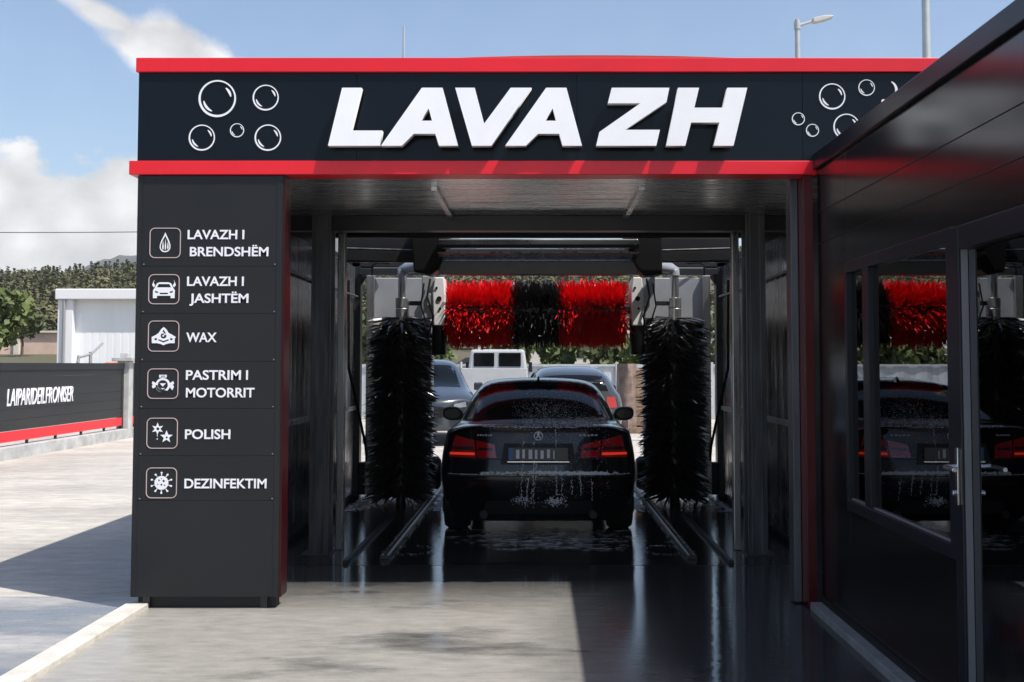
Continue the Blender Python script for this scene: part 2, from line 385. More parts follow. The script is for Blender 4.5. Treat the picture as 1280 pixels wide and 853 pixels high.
# ------------------------------------------------------------------ forest on the hill (one mass)
def leaf_cloud(centres, normals_bias, size, jitter=.5):
    n = len(centres)
    d1 = rng.normal(size=(n, 3))
    if normals_bias is not None: d1 -= (d1*normals_bias).sum(1)[:, None]*normals_bias
    d1 /= np.linalg.norm(d1, axis=1)[:, None]
    if normals_bias is not None: d2 = np.cross(normals_bias, d1)
    else:
        d2 = rng.normal(size=(n, 3)); d2 -= (d2*d1).sum(1)[:, None]*d1; d2 /= np.linalg.norm(d2, axis=1)[:, None]
    s = size * (1-jitter/2 + jitter*rng.random((n, 1)))
    a = centres + d1*s*.6; b = centres + d2*s*.42; c = centres - d1*s*.6; d = centres - d2*s*.42
    return np.stack([a, b, c, d], 1).reshape(-1, 3)
def quads_object(name, V, mats, parent=None, local=False):
    me = bpy.data.meshes.new(name); n = len(V)//4
    me.vertices.add(len(V)); me.vertices.foreach_set('co', V.astype(np.float32).ravel())
    me.loops.add(4*n); me.loops.foreach_set('vertex_index', np.arange(4*n, dtype=np.int32))
    me.polygons.add(n); me.polygons.foreach_set('loop_start', np.arange(0, 4*n, 4, dtype=np.int32))
    me.materials.append(M[mats]); me.update(calc_edges=True); me.validate()
    return link(name, me, parent, 0, local)
def forest():
    parts = []; norms = []
    tries = 0; cnt = 0
    while cnt < 4600 and tries < 30000:
        tries += 1
        y = 98 + 215*random.random(); x = (-.62 + 1.0*random.random())*y
        g = math.sin(x*.11+2)*math.sin(y*.09) + .6*math.sin(x*.047+y*.06)
        if g > .55 and random.random() < .9: continue
        z = terrain_h(x, y); hgt = random.uniform(1.7, 4.3); conif = random.random() < .45
        n = 76; p = rng.normal(size=(n, 3)); p /= np.linalg.norm(p, axis=1)[:, None]; p *= (rng.random((n, 1))**.4)
        if conif:
            t = rng.random((n, 1))**1.3; rr = (1-t)*hgt*.26*(.6+.5*rng.random((n, 1)))
            a = rng.random((n, 1))*2*PI; q = np.hstack([rr*np.cos(a), rr*np.sin(a), t*hgt*1.05+.3])
        else:
            q = p*np.array([hgt*.36, hgt*.36, hgt*.40]) + np.array([0, 0, hgt*.58])
            q += rng.normal(size=(1, 3))*.2
        ctr = np.array([0, 0, hgt*.38]); nv = q - ctr; nv[:, :2] *= 1.25; nv /= (np.linalg.norm(nv, axis=1)[:, None] + 1e-6)
        nv = nv + rng.normal(size=nv.shape)*.38; nv /= np.linalg.norm(nv, axis=1)[:, None]
        parts.append(leaf_cloud(q + np.array([x, y, z]), nv, hgt*.15)); cnt += 1
    V_ = np.concatenate(parts); o = quads_object('hillside_forest', V_, 'leaf1')
    tag(o, 'dark green mixed woodland covering the hillside behind the yard', 'forest', kind='stuff')
forest()

def tree(name, label, cat, loc, h, rad, crown_z, leafmat, n=1500, leaf=.3, group=None, trunk_r=.12, limbs=6):
    t = thing(name, label, cat, loc, group); x, y, z = loc
    m = MB(); top = Vector((x+random.uniform(-.2, .2), y, z+h*.72))
    m.tube([(x, y, z-.1), (x+.05, y, z+h*.3), top], [trunk_r, trunk_r*.75, trunk_r*.25], 8)
    cs = []
    for i in range(limbs):
        a = 2*PI*i/limbs + random.uniform(-.4, .4); e = random.uniform(.25, .95)
        p = Vector((x + rad[0]*.62*math.cos(a)*e, y + rad[0]*.62*math.sin(a)*e, z + crown_z + rad[1]*random.uniform(-.55, .7)))
        m.tube([(x+.02, y, z+h*random.uniform(.22, .5)), (p*.5 + Vector((x, y, z+h*.5))*.5), p], [trunk_r*.45, trunk_r*.3, trunk_r*.12], 6)
        cs.append((p, random.uniform(.32, .55)))
    m.build('trunk', 'bark', t, smooth=60)
    cs += [(Vector((x+random.uniform(-.5, .5)*rad[0], y+random.uniform(-.5, .5)*rad[0], z+crown_z+random.uniform(-.6, .8)*rad[1])), random.uniform(.25, .45)) for _ in range(limbs)]
    per = n//len(cs); ctr = []
    for p, s in cs:
        d = rng.normal(size=(per, 3)); d /= np.linalg.norm(d, axis=1)[:, None]; d *= rng.random((per, 1))**.45
        ctr.append(np.array(p) + d*np.array([rad[0], rad[0], rad[1]])*s)
    quads_object('crown', leaf_cloud(np.concatenate(ctr), None, leaf, .8), leafmat, t)
    return t
# ------------------------------------------------------------------ the far yard: shed, fence, wall, trees, lamps
def far_left():
    # white shed
    t = thing('storage_shed', 'white ribbed metal shed with a flat roof standing behind the black fence', 'shed', (-13.5, 40, 0))
    x0, x1, Yf = -17.1, -11.6, 40.0
    m = MB(); xx = x0+.62
    m.box((x0+.55, Yf+.05, 0), (x1, Yf+6, 3.95))
    while xx < x1-.1:
        m.box((xx, Yf+.045, 0), (xx+.19, Yf+.051, 3.8)); xx += .27
    m.build('wall', 'shed', t)
    MB().box((x0-.05, Yf-.35, 3.86), (x1+.1, Yf+6.2, 4.24)).build('roof', 'shedtrim', t, bevel=.03)
    MB().box((x0, Yf-.22, 0), (x0+.55, Yf+.10, 3.86)).build('corner_post', 'shedtrim', t, bevel=.02)
    MB().tube([(x0+.26, Yf-.28, 0), (x0+.26, Yf-.28, 3.88)], .055, 8).build('downpipe', 'shedgrey', t, smooth=60)
    # slatted fence along the yard, seen at an angle
    def fence_run(y0, y1, xa, xb, label, with_text):
        f = thing('yard_fence', label, 'fence', (xa, y0, 0))
        L = math.hypot(y1-y0, xb-xa); dx, dy = (xb-xa)/L, (y1-y0)/L
        def pt(s, off, z): return (xa + dx*s + dy*off, y0 + dy*s - dx*off, z)     # off>0 = towards the wash
        def slab(m, s0, s1, o0, o1, z0, z1):
            vs = [pt(s, o, z) for z in (z0, z1) for (s, o) in ((s0, o0), (s1, o0), (s1, o1), (s0, o1))]
            m.add(vs, [(0,3,2,1),(4,5,6,7),(0,1,5,4),(1,2,6,5),(2,3,7,6),(3,0,4,7)])
        m = MB(); z = .45
        while z < 1.42:
            slab(m, .05, L-.05, -.02, .02, z, z+.1785); z += .1800
        m.build('slat_panel', 'fence', f, bevel=.006)
        m = MB(); slab(m, 0, L, -.035, .045, 1.46, 1.58); slab(m, L-.1, L, -.03, .03, .2, 1.46); slab(m, 0, .1, -.03, .03, .2, 1.46); m.build('top_rail', 'fence', f, bevel=.006)
        m = MB(); slab(m, .05, L-.05, -.025, .03, .27, .44); m.build('red_stripe', 'red', f, bevel=.006)
        m = MB(); slab(m, 0, L, -.12, .14, -.05, .20); m.build('plinth', 'post', f, bevel=.01)
        s = .4
        while s < L: m = MB(); slab(m, s, s+.04, -.02, .02, .2, .27); m.build('foot', 'fence', f); s += 1.15
        if with_text:
            # lettering runs along the fence
            sa, sb = 18.5-y0, 21.15-y0
            fit_text('LAIPARIDEILFRONISER', 'lettering', 'decal', sa, sb, .865, 1.145, lambda u, v, w: pt(u, .026 + w, v), bold=.005, depth=.012, parent=f, shear=.25, spacing=1.0)
        return f
    fence_run(12.0, 23.75, -8.76, -8.80, 'black slatted fence with a red stripe and white lettering beside the pale yard', True)
    fence_run(24.05, 32.0, -8.80, -8.86, 'far run of dark fence seen through the gap beyond the concrete post', False)
    p = thing('fence_post', 'grey concrete post with a flat cap at the end of the black fence', 'post', (-8.80, 23.9, 0))
    MB().box((-8.93, 23.78, -.05), (-8.67, 24.02, 1.62)).build('shaft', 'post', p, bevel=.012)
    MB().box((-9.02, 23.69, 1.62), (-8.58, 24.11, 1.70)).box((-8.88, 23.8, 1.70), (-8.72, 24.0, 1.80)).build('cap', 'post', p, bevel=.01)
    # bracket on the fence
    b = MB(); b.tube([(-8.79, 22.0, 1.58), (-8.79, 22.0, 1.80)], .03, 6).tube([(-8.79, 21.4, 1.58), (-8.79, 21.45, 1.72)], .03, 6).tube([(-8.79, 21.4, 1.68), (-8.79, 22.05, 1.76), (-8.79, 22.6, 1.98)], .022, 6)
    tag(b.build('metal_bracket', 'shedgrey', smooth=60), 'thin grey metal bracket standing on top of the black fence', 'bracket')
    # orange machine glimpsed past the post
    t = thing('excavator', 'orange and red machine glimpsed between the concrete post and the sign pillar', 'machine', (-12.4, 34, 0))
    MB().box((-13.2, 33.5, .9), (-11.6, 35.2, 1.35)).box((-13.1, 33.7, 1.35), (-12.3, 34.9, 1.62)).build('body', 'orange', t, bevel=.08)
    for xa in (-13.3, -12.0): MB().box((xa, 33.3, 0), (xa+.5, 35.4, .6)).build('track', 'tyre', t, bevel=.2)
    MB().tube([(-12.0, 33.6, 1.1), (-11.7, 33.0, 1.62), (-11.6, 32.6, .5)], .1, 8).build('arm', 'red', t, smooth=60)
    # pink terrace wall with lower planting
    t = thing('terrace_wall', 'long pink plastered wall at the foot of the wooded hill', 'wall', (-42, 86, 2))
    m = MB().box((-62, 86, 1.2), (-14, 86.4, 4.0)); m.build('wall', 'pink', t)
    for i in range(9): MB().box((-61+i*5.2, 85.8, 1.2), (-60.6+i*5.2, 86, 4.06)).build('pilaster', 'pale', t)
    MB().box((-62.2, 85.75, 4.0), (-13.8, 86.5, 4.15)).build('coping', 'pale', t)
    m = MB()
    m.box((-4, 74, 0), (14, 80, 3.6)); tt = thing('low_house', 'low pale house with a pinkish wall seen beyond the zinc fence', 'house', (5, 77, 1))
    m.build('wall', 'pale', tt)
    MB().box((-4.3, 73.7, 3.6), (14.3, 80.3, 3.8)).build('roof', 'pink', tt)
    for x in (-2, 2.5, 7, 11): MB().box((x, 73.96, 2.0), (x+1.2, 74, 3.0)).build('window', 'cglass', tt)
    tag(MB().box((6, 68, 0.5), (17, 68.4, 2.9)).build('garden_wall', 'pink'), 'low pink garden wall before the pale house beyond the zinc fence', 'wall')
far_left()
G = 'trees and shrubs beyond the yard'
tree('broadleaf_tree', 'bright green round tree at the far left above the black fence', 'tree', (-29.2, 60, .8), 4.6, (2.3, 1.9), 2.9, 'leaf2', 2200, .38, G)
tree('broadleaf_tree', 'small pale green tree just right of the bright one by the pink wall', 'tree', (-37.8, 82, 2.0), 3.6, (1.5, 1.3), 2.4, 'leaf3', 900, .36, G)
tree('conifer_bush', 'round dark bush standing before the pink wall', 'shrub', (-32.8, 82, 2.0), 2.4, (.95, 1.1), 1.25, 'leaf1', 700, .26, G, .06)
for i, (x, yy, h, r, mt, lab) in enumerate([
    (-5.6, 40, 3.2, 1.5, 'leaf3', 'green shrub behind the zinc fence left of the truck cab'),
    (-4.1, 41, 2.7, 1.2, 'leaf2', 'pale green shrub beside the left edge of the truck cab'),
    (-1.2, 42, 3.0, 1.3, 'leaf3', 'dark green shrub rising just above the truck cab'),
    (.6, 44, 3.3, 1.2, 'leaf2', 'yellow green shrub behind the fence just right of the truck'),
    (2.4, 43, 3.4, 1.5, 'leaf3', 'bushy green shrub under the right end of the red roller'),
    (3.9, 41, 2.9, 1.3, 'leaf2', 'light green shrub above the wrapped stack'),
    (5.7, 43, 3.6, 1.6, 'leaf3', 'leafy shrub behind the right upright brush'),
    (7.4, 41, 3.1, 1.2, 'leaf2', 'green shrub in the gap right of the right upright brush'),
    (-7.0, 41, 3.3, 1.4, 'leaf2', 'green shrub in the gap left of the left upright brush'),
    (-8.7, 40, 3.0, 1.4, 'leaf2', 'pale green shrub behind the zinc fence, hidden from the front by the bay wall'),
    (-10.4, 41, 3.2, 1.5, 'leaf3', 'dark green shrub beside the right end of the white shed')]):
    tree('garden_shrub', lab, 'shrub', (x, yy, .1), h, (r, h*.36), h*.6, mt, 1300, .26, G, .05)

def far_yard():
    # zinc sheet fence behind the yard
    t = thing('zinc_fence', 'pale corrugated metal fence closing the back of the yard', 'fence', (0, 32, 0))
    n = 150; xs = np.linspace(-8.8, 16, n); vs = []; fs = []
    for i, x in enumerate(xs):
        yy = 32 + (.03 if (i//2) % 2 else 0); vs += [(x, yy, .05), (x, yy, 1.56)]
    fs = [(2*i, 2*i+2, 2*i+3, 2*i+1) for i in range(n-1)]
    o = MB().add(vs, fs).build('sheet', 'zinc', t); sm = o.modifiers.new('s', 'SOLIDIFY'); sm.thickness = .008
    for i in range(10): MB().box((-8.6+i*2.7, 31.93, 0), (-8.52+i*2.7, 31.99, 1.62)).build('fence_post', 'post', t)
    MB().box((-8.8, 31.94, 1.50), (16, 31.99, 1.56)).build('rail', 'zinc', t)
    # white flatbed truck, tail towards us
    t = thing('flatbed_truck', 'small white flatbed truck parked with its tail to the wash, before the zinc fence', 'truck', (-1.05, 28.2, 0))
    cx = -1.08; Y0 = 27.2
    cab = MB().prism([(cx-.76, .55), (cx+.76, .55), (cx+.76, 1.5), (cx+.70, 1.95), (cx-.70, 1.95), (cx-.76, 1.5)], Y0+2.3, Y0+3.9); cab.build('cab', 'truckw', t, bevel=.06)
    for xa, xb in ((cx-.62, cx-.08), (cx+.04, cx+.62)): MB().box((xa, Y0+2.275, 1.5), (xb, Y0+2.31, 1.86)).build('rear_window', 'cglass', t, bevel=.02)
    MB().box((cx-.80, Y0, .68), (cx+.80, Y0+.05, 1.46)).build('tailgate', 'truckw', t, bevel=.01)
    for xa in (cx-.80, cx+.76): MB().box((xa, Y0+.05, .68), (xa+.04, Y0+2.25, 1.46)).build('drop_side', 'truckw', t, bevel=.01)
    MB().box((cx-.80, Y0, .58), (cx+.80, Y0+2.3, .679)).build('bed', 'shedgrey', t)
    for sx in (-1, 1):
        for yy in (Y0+.7, Y0+3.2):
            w = MB().lathe([(.2, -.09), (.3, -.09), (.32, -.05), (.32, .05), (.3, .09), (.2, .09)], (cx+sx*.62, yy, .32), 'X', 20).build('wheel', 'tyre', t, smooth=40)
        MB().box((cx+sx*.68-.06, Y0-.02, .55), (cx+sx*.68+.06, Y0+.02, .66)).build('tail_light', 'lens', t)
        MB().box((cx+sx*.86-.05, Y0+3.5, 1.35), (cx+sx*.86+.05, Y0+3.56, 1.62)).build('mirror', 'black', t, bevel=.02)
    MB().tube([(cx-.80, Y0+.02, 1.46), (cx-.80, Y0+.02, 1.62)], .035, 6).build('stake', 'truckw', t)
    # wrapped stack of goods
    t = thing('wrapped_stack', 'tall brown stack wrapped in dark sheeting by the right upright brush', 'stack', (2.15, 26, 0))
    m = MB()
    for i in range(6): m.box((1.9+random.uniform(-.03, .03), 25.7, .14+i*.22), (2.62+random.uniform(-.03, .03), 26.4, .14+i*.22+.21))
    m.build('carton', 'crate', t, bevel=.02)
    m = MB()
    zz = [.1, .35, .6, .85, 1.1, 1.35, 1.57]
    vs = []; 
    for z in zz:
        for a in range(16):
            r = .36 + .03*math.sin(a*2.1+z*5); vs.append((2.02+r*.62*math.cos(a*PI/8), 25.75+r*math.sin(a*PI/8), z))
    m.add(vs, [(i*16+k, i*16+(k+1) % 16, (i+1)*16+(k+1) % 16, (i+1)*16+k) for i in range(6) for k in range(16)] + [tuple(96+k for k in range(16))])
    m.build('sheeting', 'tarp', t, smooth=50)
    MB().box((1.7, 25.4, 0), (2.7, 26.5, .12)).build('pallet', 'crate', t)
    # street lamps
    t = thing('street_lamp', 'grey street lamp with a short arm rising behind the sign', 'street lamp', (5.86, 25, 0))
    MB().tube([(5.86, 25, 0), (5.86, 25, 5), (5.86, 25, 9.35)], [.09, .075, .055], 12).build('pole', 'galv', t, smooth=60)
    MB().tube([(5.86, 25, 9.2), (6.0, 25, 9.25), (6.25, 25, 9.33)], .035, 8).lathe([(.075, 0), (.075, .16)], (5.86, 25, 9.13), 'Z', 12).build('arm', 'galv', t, smooth=60)
    MB().prism([(6.2, 9.29), (6.26, 9.27), (6.50, 9.33), (6.66, 9.39), (6.66, 9.43), (6.45, 9.43), (6.2, 9.37)], 24.9, 25.1).build('lamp_head', 'lampgrey', t, bevel=.015)
    t = thing('lamp_pole', 'thick plain grey pole rising behind the black cabin roof', 'pole', (7.02, 20, 0))
    MB().tube([(7.02, 20, 0), (7.02, 20, 6), (7.02, 20, 11)], [.1, .075, .06], 14).build('pole', 'galv', t, smooth=60)
    MB().box((6.82, 19.8, 0), (7.22, 20.2, .03)).build('base_plate', 'galv', t)
    # overhead line with its two poles
    poles = [(-36, 60, 'wooden line pole outside the left of the yard carrying the overhead cable'), (-10.4, 61, 'wooden line pole behind the wash carrying the overhead cable')]
    for x, yy, lab in poles:
        t = thing('utility_pole', lab, 'pole', (x, yy, .5), 'line poles')
        MB().tube([(x, yy, 0), (x, yy, 9.4)], [.14, .1], 10).build('shaft', 'bark', t, smooth=60)
        MB().box((x-.06, yy-.5, 8.95), (x+.06, yy+.5, 9.05)).build('crossarm', 'bark', t)
    pts = []
    for i in range(21):
        s = i/20; pts.append((-36+25.6*s, 60+s, 8.72 + .33*s - .45*4*s*(1-s)*.35))
    tag(MB().tube(pts, .022, 5).build('overhead_cable', 'cable', smooth=60), 'thin black overhead cable crossing the sky above the hill', 'cable')
far_yard()

# ------------------------------------------------------------------ the wash building
def rounded(x0, x1, z0, z1, r, n=6):
    out = []
    for cx, cz, a0 in ((x1-r, z1-r, 0), (x0+r, z1-r, PI/2), (x0+r, z0+r, PI), (x1-r, z0+r, 3*PI/2)):
        for i in range(n+1):
            a = a0 + PI/2*i/n; out.append((cx + r*math.cos(a), cz + r*math.sin(a)))
    return out
def circle(cx, cz, r, n=40): return [(cx + r*math.cos(2*PI*i/n), cz + r*math.sin(2*PI*i/n)) for i in range(n)]
def arc_band(cx, cz, r0, r1, a0, a1, n=14):
    """Crescent that tapers to both ends."""
    o = []; i_ = []
    for i in range(n+1):
        t = i/n; a = R(a0 + (a1-a0)*t); w = math.sin(PI*min(1, max(0, .12+.76*t)))
        rm = (r0+r1)/2; h = (r1-r0)/2*w
        o.append((cx+(rm+h)*math.cos(a), cz+(rm+h)*math.sin(a))); i_.append((cx+(rm-h)*math.cos(a), cz+(rm-h)*math.sin(a)))
    return o + i_[::-1]

wash = thing('car_wash', 'black car wash portal with red bands, white lettering and a service list on one pillar', 'car wash', (0, 7.2, 0))
FY = 7.2
def wash_building():
    # fascia
    m = MB()
    seams = [-2.60, -1.18, .25, 1.715, 3.2]
    for a, b in zip(seams[:-1], seams[1:]): m.box((a+.001, FY, 2.82), (b-.001, FY+.03, 3.46))
    m.box((-2.595, FY+.031, 2.80), (3.2, FY+.25, 3.50))
    fas = m.build('fascia_panel', 'fascia', wash, bevel=.0015)
    MB().box((-2.612, FY-.022, 3.447), (3.2, FY+.26, 3.540)).build('red_band', 'red', wash, bevel=.004)
    MB().box((-2.645, FY-.022, 2.776), (1.80, FY+.16, 2.866)).build('red_band', 'red', wash, bevel=.004)
    # letters, raised off the panel
    def lp(pts): return [elev(380+u/2.207, 60+v/2.207, FY-.10) for u, v in pts]
    L_ = {'L': [[(105,110),(159,110),(130,228),(216,228),(210,270),(66,270)]],
          'A': [[(212,270),(325,110),(382,110),(425,270),(372,270),(362,237),(303,237),(270,270)], [(323,201),(344,167),(353,201)]],
          'V': [[(417,110),(471,110),(497,209),(570,110),(628,110),(517,270),(463,270)]],
          'A2': [[(555,270),(668,110),(724,110),(767,270),(713,270),(704,237),(646,237),(612,270)], [(666,201),(686,167),(695,201)]],
          'Z': [[(849,110),(1008,110),(1000,150),(885,226),(982,226),(972,270),(806,270),(815,232),(928,153),(838,153)]],
          'H': [[(1032,110),(1090,110),(1077,165),(1155,165),(1168,110),(1223,110),(1185,270),(1130,270),(1146,206),(1068,206),(1052,270),(999,270)]]}
    for loops in L_.values():
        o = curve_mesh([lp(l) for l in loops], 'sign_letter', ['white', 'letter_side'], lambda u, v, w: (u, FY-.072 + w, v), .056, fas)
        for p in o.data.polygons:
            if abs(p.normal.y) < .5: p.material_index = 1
    # bubbles
    for (u, v, r) in [(271.8,123.7,23.7),(332.3,122.5,16.5),(252.5,172.5,16.6),(296.5,163.3,8.9),(335,172.5,16.8),
                      (1040,121,16.7),(1083,110,10.4),(997.7,149,8.2),(1015.4,163.3,8.2),(1058,159,16.8)]:
        cx, cz = elev(u, v, FY); r = r/194.5; w = max(.0055, r*.10)
        loops = [circle(cx, cz, r), circle(cx+r*.012, cz+r*.02, r-w)]
        loops.append(arc_band(cx, cz, r*.66, r*.79, 8, 52)); loops.append(arc_band(cx, cz, r*.66, r*.79, 190, 248))
        curve_mesh(loops, 'bubble', 'decal', lambda u, v, w: (u, FY-.004 + w, v), .003, fas)
    cx, cz = elev(1108, 113, FY); curve_mesh([arc_band(cx, cz, .055, .072, -60, 60)], 'bubble', 'decal', lambda u, v, w: (u, FY-.004+w, v), .003, fas)
    cx, cz = elev(1104, 127, FY); curve_mesh([circle(cx, cz, .014, 12)], 'bubble', 'decal', lambda u, v, w: (u, FY-.004+w, v), .003, fas)

    # sign pillar: stacked cassettes on a dark core
    m = MB(); lines = [.075] + [elev(0, v, FY)[1] for v in (626, 570, 511, 452, 392, 333)] + [2.773]
    for a, b in zip(lines[:-1], lines[1:]): m.box((-2.592, FY, a+.0007), (-1.652, FY+.03, b-.0007))
    m.box((-2.588, FY+.0305, .07), (-1.655, FY+.165, 2.80))
    pil = m.build('sign_pillar', 'anth', wash, bevel=.0012)
    for xa, xb in ((-2.592, -2.560), (-1.690, -1.652)): MB().box((xa, FY+.001, .075), (xb, FY-.003, 2.773)).build('edge_trim', 'anth', pil, bevel=.001)
    for z in lines[1:-1]:
        for x in (-2.545, -1.70): MB().lathe([(.005, 0), (.0035, -.004)], (x, FY, z+.012), 'Y', 8).build('rivet', 'gasket', pil)
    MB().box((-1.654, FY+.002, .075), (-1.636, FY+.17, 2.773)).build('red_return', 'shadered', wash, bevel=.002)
    MB().box((-2.56, FY+.05, 0), (-1.68, FY+.15, .069)).build('base_skirt', 'seam', wash)
    for x in (-2.5, -1.75): MB().box((x-.022, FY+.025, -.01), (x+.022, FY+.049, .075)).build('foot', 'blackm', wash)
    pl = lambda u, v, w: (u, FY-.0025 + w, v)
    def line(s, u0, u1, v0, v1):
        x0, z1 = elev(u0, v0, FY); x1, z0 = elev(u1, v1, FY)
        fit_text(s, 'service_text', 'decal', x0, x1, z0, z1, pl, bold=.02, depth=.003, parent=pil)
    line('LAVAZH', 234.8, 296.6, 287.7, 299.3); line('I', 303.2, 305.4, 287.7, 299.3); line('BRENDSHËM', 237.6, 335.6, 309, 320.6)
    line('LAVAZH', 234.1, 296.0, 346, 357.7); line('I', 302.6, 304.8, 346, 357.7); line('JASHTËM', 237.1, 310.6, 367.3, 378.9)
    line('WAX', 233.1, 270.9, 416, 428)
    line('PASTRIM', 232.7, 301.2, 463, 475); line('I', 307.8, 310.0, 463, 475); line('MOTORRIT', 232.7, 318.2, 485, 497)
    line('POLISH', 231.5, 288, 537, 549); line('DEZINFEKTIM', 230.8, 333.2, 598.6, 610.6)
    # icons, drawn in a 0..1 square
    def icon(u0, u1, v0, v1, loops):
        x0, z1 = elev(u0, v0, FY); x1, z0 = elev(u1, v1, FY); w = x1-x0; h = z1-z0
        f = curve_mesh([rounded(x0, x1, z0, z1, .034), rounded(x0+.0052, x1-.0052, z0+.0052, z1-.0052, .029)], 'icon_frame', 'frame_pink', pl, .003, pil)
        curve_mesh([[(x0+w*a, z0+h*b) for a, b in lp_] for lp_ in loops], 'icon', 'decal', pl, .003, pil)
    def drop(cx, cz, w, h, n=24):
        out = []
        for i in range(n):
            t = 2*PI*i/n; r = (1-math.cos(t))/2
            out.append((cx + w*math.sin(t)*(r**.8)*.62, cz + h/2*math.cos(t)))
        return out
    icon(187.5, 225.8, 285, 322.8, [drop(.5, .52, .40, .66), drop(.5, .49, .33, .52), drop(.43, .42, .05, .30, 12), drop(.51, .44, .05, .36, 12), drop(.59, .42, .05, .28, 12)])
    car_l = [[(.15,.20),(.28,.20),(.28,.28),(.72,.28),(.72,.20),(.85,.20),(.85,.46),(.80,.54),(.72,.70),(.64,.73),(.36,.73),(.28,.70),(.20,.54),(.15,.46)],
             [(.27,.56),(.73,.56),(.67,.67),(.33,.67)], [(.22,.45),(.32,.41),(.31,.37),(.21,.39)], [(.78,.45),(.68,.41),(.69,.37),(.79,.39)], [(.36,.38),(.64,.38),(.62,.33),(.38,.33)],
             [(.12,.64),(.17,.56),(.22,.62),(.16,.72),(.18,.80)], [(.88,.64),(.83,.56),(.78,.62),(.84,.72),(.82,.80)]]
    icon(186, 224.2, 343, 380.5, car_l)
    icon(185.5, 223.8, 401, 439.7, [[(.13,.27),(.30,.27),(.42,.24),(.5,.20),(.58,.24),(.70,.27),(.86,.27),(.86,.42),(.89,.47),(.74,.56),(.66,.60),(.58,.72),(.5,.79),(.42,.72),(.34,.60),(.26,.54),(.12,.47)],
             drop(.5, .57, .22, .30), [(.20,.42),(.28,.44),(.30,.38),(.22,.36)], [(.80,.42),(.72,.44),(.70,.38),(.78,.36)], [(.33,.36),(.5,.29),(.67,.36),(.66,.40),(.5,.34),(.34,.40)],
             circle(.47, .60, .035, 10), circle(.54, .56, .03, 10), circle(.49, .51, .03, 10)])
    icon(184.6, 222.8, 460.8, 498.7, [circle(.5, .45, .235, 28), circle(.5, .45, .165, 24), [(.40,.51),(.60,.51),(.5,.40)], [(.43,.35),(.57,.35),(.5,.31)],
             [(.38,.70),(.62,.70),(.62,.79),(.38,.79)], [(.43,.73),(.57,.73),(.57,.76),(.43,.76)],
             [(.27,.52),(.17,.58),(.15,.50),(.18,.46),(.15,.42),(.18,.34),(.26,.38)], [(.73,.52),(.83,.58),(.86,.50),(.82,.46),(.86,.40),(.81,.28),(.73,.38)]])
    def star(cx, cz, r, q, n=5, rot=PI/2):
        return [(cx + (r if i % 2 == 0 else q)*math.cos(rot+PI*i/n), cz + (r if i % 2 == 0 else q)*math.sin(rot+PI*i/n)) for i in range(2*n)]
    icon(183.7, 222, 522.4, 561, [star(.35, .64, .20, .09, 6), circle(.36, .64, .05, 10), star(.64, .38, .21, .09, 5), circle(.65, .36, .035, 10), [(.33,.48),(.36,.48),(.35,.36)], circle(.345, .31, .02, 8)])
    vir = [circle(.5, .5, .225, 28)]
    for i in range(10):
        a = 2*PI*i/10+PI/2; ca, sa = math.cos(a), math.sin(a)
        vir.append([(.5+ca*.24-sa*.015, .5+sa*.24+ca*.015), (.5+ca*.30-sa*.015, .5+sa*.30+ca*.015), (.5+ca*.30+sa*.015, .5+sa*.30-ca*.015), (.5+ca*.24+sa*.015, .5+sa*.24-ca*.015)])
        vir.append(circle(.5+ca*.33, .5+sa*.33, .032, 10))
    for (a, b, r) in ((.42,.58,.03),(.57,.56,.04),(.5,.44,.035),(.38,.45,.022),(.6,.42,.025),(.5,.64,.02)): vir.append(circle(a, b, r, 10))
    icon(183, 221, 584.6, 623, vir)

    # right jamb: red trim then a metal strip
    MB().box((1.715, FY+.0, .01), (1.775, FY+.30, 2.775)).build('jamb', 'shadered_jamb', wash, bevel=.003)
    MB().box((1.665, FY+.16, .01), (1.713, FY+.30, 2.775))  .build('jamb_strip', 'steel', wash, bevel=.003)
    # ceiling: sheets with lapped ribs, then a darker rear part
    m = MB(); y = FY+.17
    while y < 9.2:
        m.box((-2.2, y, 2.785), (2.2, y+.236, 2.80)); y += .24
    m.box((-2.2, FY+.16, 2.801), (2.2, 9.3, 2.82))
    m.build('ceiling', 'ceil', wash, bevel=.003)
    for x in (-.72, .72): MB().box((x-.022, FY+.5, 2.752), (x+.022, 9.18, 2.784)).build('ceiling_rail', 'ceil', wash, bevel=.004)
    m = MB(); m.box((-2.2, 9.24, 2.66), (2.2, 9.36, 2.784)); m.build('cross_beam', 'blackm', wash, bevel=.005)
    m = MB(); y = 9.38
    while y < 11.4: m.box((-2.2, y, 2.955), (2.2, y+.32, 2.98)); y += .33
    m.build('ceiling_rear', 'wall_in', wash, bevel=.004)
    for yy, z in ((10.1, 2.84), (10.9, 2.85)): MB().box((-2.2, yy, z), (2.2, yy+.1, 2.953)).build('cross_beam', 'blackm', wash, bevel=.005)
    MB().box((-2.2, 11.36, 2.845), (2.2, 11.45, 2.953)).build('cross_beam', 'blackm', wash, bevel=.005)
    MB().box((-2.35, FY+.26, 2.985), (2.6, 11.45, 3.08)).build('roof', 'anth', wash, bevel=.01)
    MB().box((-2.6, FY+.33, 2.83), (-2.352, 11.45, 3.08)).build('roof_edge', 'anth', wash, bevel=.01)
    # low curved red canopy over the roof
    m = MB(); n = 24; pr = [(-1.9 + 4.6*i/n, 3.625 + .105*(1-((i-n/2)/(n/2))**2)) for i in range(n+1)]
    m.prism(pr + [(2.7, 3.085), (-1.9, 3.085)], 7.8, 8.6); m.build('roof_canopy', 'roof_red', wash)
